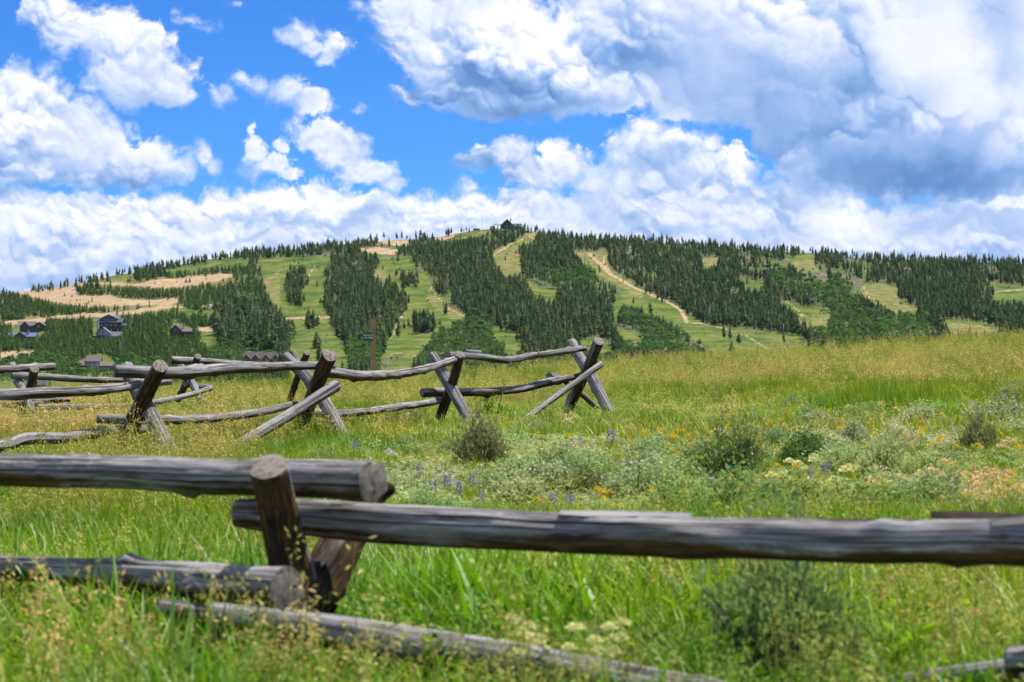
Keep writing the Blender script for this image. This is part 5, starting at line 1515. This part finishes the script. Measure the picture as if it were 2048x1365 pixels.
SH = [
    (1600, 1400, 330, 245, 'big blurred grey green sagebrush in the near corner below the long rail', 0), (1462, 978, 150, 95, 'round dark hearted sagebrush in the middle of the flowers', 1), (970, 942, 120, 80, 'dark low sagebrush in the grass right of the braced post', 1),
    (1270, 1010, 190, 75, 'broad pale sagebrush just above the long near rail', 0), (1110, 1000, 150, 60, 'flat sagebrush below the violet lupines', 0), (1345, 1042, 170, 60, 'low silvery sagebrush touching the near rail', 0), (1500, 1050, 220, 80, 'wide silvery sagebrush right of the lifted splinter', 0),
    (1680, 1048, 230, 75, 'pale sagebrush behind the dark part of the near rail', 0), (1775, 978, 130, 85, 'tall sagebrush left of the cream flower patch', 0), (1600, 945, 120, 60, 'dark sagebrush above the wide silvery one', 1), (1965, 912, 95, 60, 'brownish dry sagebrush near the right edge', 1),
    (1985, 860, 120, 50, 'spreading sagebrush on the upper slope at the right edge', 0), (1840, 862, 120, 40, 'flat sagebrush high on the right slope', 0), (1700, 905, 110, 45, 'small sagebrush among yellow flowers in mid slope', 0), (1560, 905, 90, 35, 'small low sagebrush left of the yellow flowers', 0),
    (800, 868, 90, 45, 'dark low sagebrush under the third crossed posts', 1), (1010, 990, 120, 45, 'flat sagebrush left of the lupines', 0), (1400, 935, 100, 40, 'small sagebrush behind the round dark one', 0), (1900, 1012, 110, 50, 'sagebrush hidden in the cream flower patch', 0),
    (1200, 960, 110, 45, 'low sagebrush right of the tall lupine', 0), (1790, 930, 90, 40, 'grey sagebrush tuft between yellow flowers and right edge', 0), (2020, 830, 90, 40, 'dark sagebrush where the slope meets the tall grass', 1), (640, 945, 110, 35, 'pale sagebrush behind the near log end', 0),
    (860, 1040, 120, 50, 'pale sagebrush in the gap right of the near log end', 0), (1080, 880, 70, 30, 'tiny sagebrush left of the thin brace', 0),
]
for i, (u, v, w, h, lab, old) in enumerate(SH): shrub(u, v, w, h, lab, False, bool(old), i=i)
rs = random.Random(12)
for i in range(46):
    if i < 14: u, v, where = rs.uniform(1040, 1300), rs.uniform(925, 1040), 'around the lupines'
    elif i < 32: u, v, where = rs.uniform(1300, 1900), rs.uniform(930, 1050), 'in the belt just above the long near rail'
    else: u, v, where = rs.uniform(1500, 2050), rs.uniform(820, 925), 'on the upper right slope'
    sc_ = .5 + (v - 800) / 260
    shrub(u, v, rs.uniform(80, 170) * sc_, rs.uniform(28, 48) * sc_, 'small low silvery sagebrush tuft ' + where, False, rs.random() < .2, None, i, 'small sagebrush tufts ' + where)
for i, (u, v, w, h, D, lab) in enumerate([(238, 800, 110, 62, 30, 'bright green shrub glowing behind the first crossed posts'), (428, 745, 75, 55, 39, 'bright green shrub tip between the far rails'), (985, 850, 95, 60, 25.5, 'bright green bush behind the lower rail of the last bay'), (505, 810, 110, 50, 27, 'light green bush between first and second crossed posts'),
                                    (60, 835, 110, 50, 27, 'green bush under the leftmost rails'), (660, 800, 80, 45, 28, 'light green bush behind the second crossed posts'), (1830, 945, 80, 45, None, 'bright green shrub on the flowered slope'), (1800, 1360, 150, 150, None, 'feathery bright green bush in the near right corner'), (1640, 735, 70, 36, 44, 'bright green bush on the meadow crest'), (880, 795, 110, 40, 36, 'green bush beyond the third crossed posts')]):
    shrub(u, v, w, h, lab, True, False, D, i, 'bright green bushes in the meadow')

# ---- wild flowers
def stem_mesh(h, seed):
    rg = random.Random(seed); p = Plant()
    p.blade((0, 0, -.02), rg.uniform(0, 6), h, .003, rg.uniform(0, .08), rg.uniform(-.1, .2), .5, 0, .2, .6)
    p.blade((0, 0, -.02), rg.uniform(0, 6), h, .003, .0, .05, .5, 0, .2, .6)
    for k in range(5): p.leaf((0, 0, h * rg.uniform(.1, .7)), (math.cos(k * 2.4), math.sin(k * 2.4), .8), .05, .006, rg.random(), .4, 0, rg.random())
    return p.mesh('stem')
def spike_mesh(seed, h0, h1, rad):
    rg = random.Random(seed); p = Plant()
    for k in range(120):
        t = rg.random(); a = rg.uniform(0, 6.283); r = rad * (1.05 - .75 * t) * rg.uniform(.4, 1)
        p.leaf((math.cos(a) * r, math.sin(a) * r, h0 + (h1 - h0) * t), (math.cos(a), math.sin(a), rg.uniform(-.1, .7)), rad * .7, rad * .30, rg.random(), t, 0, rg.uniform(0, 3))
    return p.mesh('flower_spike')
def umbel_mesh(seed, z, rad, n=70, dome=.25):
    rg = random.Random(seed); p = Plant()
    for k in range(n):
        a = rg.uniform(0, 6.283); r = rad * math.sqrt(rg.random())
        p.leaf((math.cos(a) * r, math.sin(a) * r, z + dome * rad * (1 - (r / rad) ** 2) + rg.uniform(-.004, .004)), (rg.gauss(0, .6), rg.gauss(0, .6), 1), rad * .42, rad * .20, rg.random(), 1, 0, rg.uniform(0, 3))
    return p.mesh('flower_head')
stems = [stem_mesh(.30, i) for i in range(3)]
spikes = [spike_mesh(i, .18, .40, .021) for i in range(3)]
umbels = [umbel_mesh(i, .30, .052, 80, .75) for i in range(3)]
daisies = [umbel_mesh(10 + i, .30, .034, 44, 1.0) for i in range(3)]
def flower(name, u, v, hpx, label, group, heads, mat, i, D=None, wide=1.0):
    """v is where the flower shows; the foot stands below it"""
    D = D or foot_D(u, v + hpx); b = gnd(u, D)
    top_z = (V0 - v) / F * D
    h = max(.10, top_z - b.z)
    r = empty(name, b, i * 2.1); k = h / .33
    r.scale = (wide, wide, k)
    tag(r, label, 'wildflower', group)
    obj('stem', stems[i % 3], m_green, r)
    hd = obj('flower_spike' if heads is spikes else 'flower_head', heads[i % 3], mat, r)
    if heads is not spikes:
        hd.scale = (1, 1, wide / k); hd.location = (0, 0, .30 - .30 * wide / k)
for i, (u, v, big, lab) in enumerate([
    (1222, 868, 1.5, 'tallest deep violet lupine just right of the last crossed posts'), (1144, 886, .9, 'violet lupine top of the cluster left of the tallest one'), (1160, 882, .8, 'thin violet lupine between the cluster and the tallest one'), (1131, 896, .9, 'violet lupine left in the cluster under the thin brace'),
    (1152, 903, 1.1, 'full violet lupine in the middle of the cluster'), (1183, 896, 1.0, 'violet lupine right in the cluster'), (1181, 912, .9, 'violet lupine low at the right of the cluster'), (1096, 913, .8, 'small violet lupine at the left end of the cluster'), (1106, 916, 1.0, 'violet lupine second from the left end of the cluster'),
    (1121, 918, .8, 'short violet lupine low in the cluster'), (711, 890, 1.0, 'single violet lupine at the foot of the second crossed posts'), (895, 958, 1.2, 'largest violet lupine of the group beside the near log end'), (867, 972, 1.0, 'violet lupine left of the largest one beside the near log end'), (943, 955, .9, 'violet lupine right of the largest one beside the near log end'),
    (838, 934, .7, 'pale violet lupine above the near log end'), (918, 972, .7, 'small violet lupine low beside the near log end'), (1620, 944, 1.0, 'violet lupine on the right slope, left of a pair'), (1651, 934, 1.0, 'violet lupine on the right slope, right of a pair'), (1107, 996, .7, 'small blue lupine above the near rail, left of three'), (1136, 996, .8, 'small blue lupine above the near rail, middle of three'), (1146, 1000, .7, 'small blue lupine above the near rail, right of three'), (1568, 1272, .8, 'blurred blue lupine inside the big near sagebrush')]):
    flower('lupine', u, v, 40 if v > 860 else 34, lab, 'violet lupines', spikes, m_purple, i, None if v < 1200 else 7.6, big)
rgf = random.Random(31)
CREAM = [(1130, 836), (1145, 832), (1152, 840), (1115, 838), (1118, 833), (1135, 846), (778, 905), (785, 910), (1590, 990)]
n_um = 0
def place_flowers(n, poly_fn, name, label, group, heads, mat, hpx, wide):
    global n_um
    for k in range(n):
        u, v = poly_fn()
        n_um += 1
        flower(name, u, v, hpx, label, group, heads, mat, n_um, None, wide * rgf.uniform(.75, 1.25))
for k, (u, v) in enumerate(CREAM[:6]): flower('umbel_flower', u, v, 22, 'cream flat topped flower in the bunch at the foot of the thin brace', 'cream flowers at the foot of the thin brace', umbels, m_cream, k)
for k, (u, v) in enumerate(CREAM[6:8]): flower('umbel_flower', u, v, 30, 'small white flower head standing above the near log end', 'white flowers above the near log end', umbels, m_whitep, k, None, .7)
tri = lambda a, b, c_, d: (lambda: (rgf.triangular(a, b, (a + b) / 2 + (b - a) * .2), rgf.uniform(c_, d)))
place_flowers(54, lambda: (rgf.uniform(1840, 2060), rgf.triangular(925, 1030, 975)), 'umbel_flower', 'cream flat topped flower in the dense patch above the right end of the near rail', 'cream flowers in the patch at the right', umbels, m_cream, 34, .78)
place_flowers(26, lambda: (rgf.uniform(1860, 2060), rgf.triangular(905, 1030, 965)), 'umbel_flower', 'peach flat topped flower in the patch above the right end of the near rail', 'peach flowers in the patch at the right', umbels, m_peach, 34, .75)
place_flowers(40, lambda: (rgf.uniform(1420, 1880), rgf.uniform(900, 1025)), 'umbel_flower', 'pale yellow flat topped flower among the sagebrush right of the lupines', 'pale yellow flowers among the sagebrush', umbels, m_pale, 32, .72)
place_flowers(26, lambda: (rgf.uniform(1250, 2040), rgf.uniform(800, 905)), 'umbel_flower', 'small cream flower head scattered on the upper slope', 'cream flowers on the upper slope', umbels, m_cream, 22, .8)
place_flowers(90, lambda: (rgf.gauss(1650, 170), rgf.gauss(864, 28)), 'yellow_flower', 'small yellow flower in the drift across the right slope', 'yellow flowers in the drift on the right slope', daisies, m_yellow, 24, .85)
place_flowers(34, lambda: (rgf.uniform(1270, 1420), rgf.uniform(860, 915)), 'yellow_flower', 'small orange yellow flower right of the tallest lupine', 'yellow flowers right of the tallest lupine', daisies, m_yellow, 26, .9)
place_flowers(110, lambda: (rgf.uniform(1060, 2040), rgf.uniform(870, 1030)), 'yellow_flower', 'small yellow flower scattered between the sagebrush', 'yellow flowers between the sagebrush', daisies, m_yellow, 28, .80)
place_flowers(26, lambda: (rgf.uniform(1380, 2040), rgf.uniform(795, 850)), 'pink_flower', 'small pink flower where the slope meets the tall grass', 'pink flowers on the upper slope', daisies, m_pink, 22, .7)
place_flowers(20, lambda: (rgf.uniform(1860, 2050), rgf.uniform(975, 1025)), 'pink_flower', 'small pink flower in front of the cream patch at the right', 'pink flowers by the near rail', daisies, m_pink, 30, .6)
place_flowers(14, lambda: (rgf.uniform(940, 1080), rgf.uniform(930, 990)), 'pink_flower', 'small pink flower left of the lupine cluster', 'pink flowers left of the lupines', daisies, m_pink, 28, .55)
place_flowers(16, lambda: (rgf.uniform(620, 1000), rgf.uniform(1085, 1180)), 'yellow_flower', 'small yellow flower in the green grass under the long near rail', 'yellow flowers under the near rail', daisies, m_yellow, 30, .8)
for k in range(22):
    u, v = rgf.uniform(1000, 1255), rgf.uniform(1215, 1300)
    flower('umbel_flower', u, v, 40, 'blurred pale yellow flower head in the bunch low in the near grass', 'pale yellow flowers low in the near grass', umbels, m_pale, k, 6.85 + rgf.uniform(-.2, .35), .42)
for k in range(16):
    flower('lupine', rgf.uniform(820, 1560), rgf.uniform(925, 1010), 34, 'small pale lupine scattered in the grass between log end and right slope', 'pale lupines scattered in the grass', spikes, m_purple, k, None, .8)
flower('umbel_flower', 1293, 1185, 60, 'single white flower head in the grass below the long near rail', None, umbels, m_whitep, 1, None, .5)
flower('umbel_flower', 1950, 1225, 90, 'rusty orange dried flower head on a brown stalk at near right', None, umbels, m_peach, 2, None, .5)

# ------------------------------------------------------------------ thin mountain air between the meadow and the hill
m_air = bpy.data.materials.new('mountain_air'); m_air.use_nodes = True
m_air.node_tree.nodes.clear(); n = NT(m_air.node_tree)
vo = n.new('ShaderNodeVolumePrincipled'); vo.inputs['Color'].default_value = (.55, .76, 1.0, 1); vo.inputs['Density'].default_value = .000015
out = n.new('ShaderNodeOutputMaterial'); n.put(out.inputs['Volume'], vo.outputs[0])
hz = MB().box((0, 1170, -5), (2400, 2500, 190)).build('haze', m_air)
tag(hz, kind='stuff')
cy.volume_bounces = 0
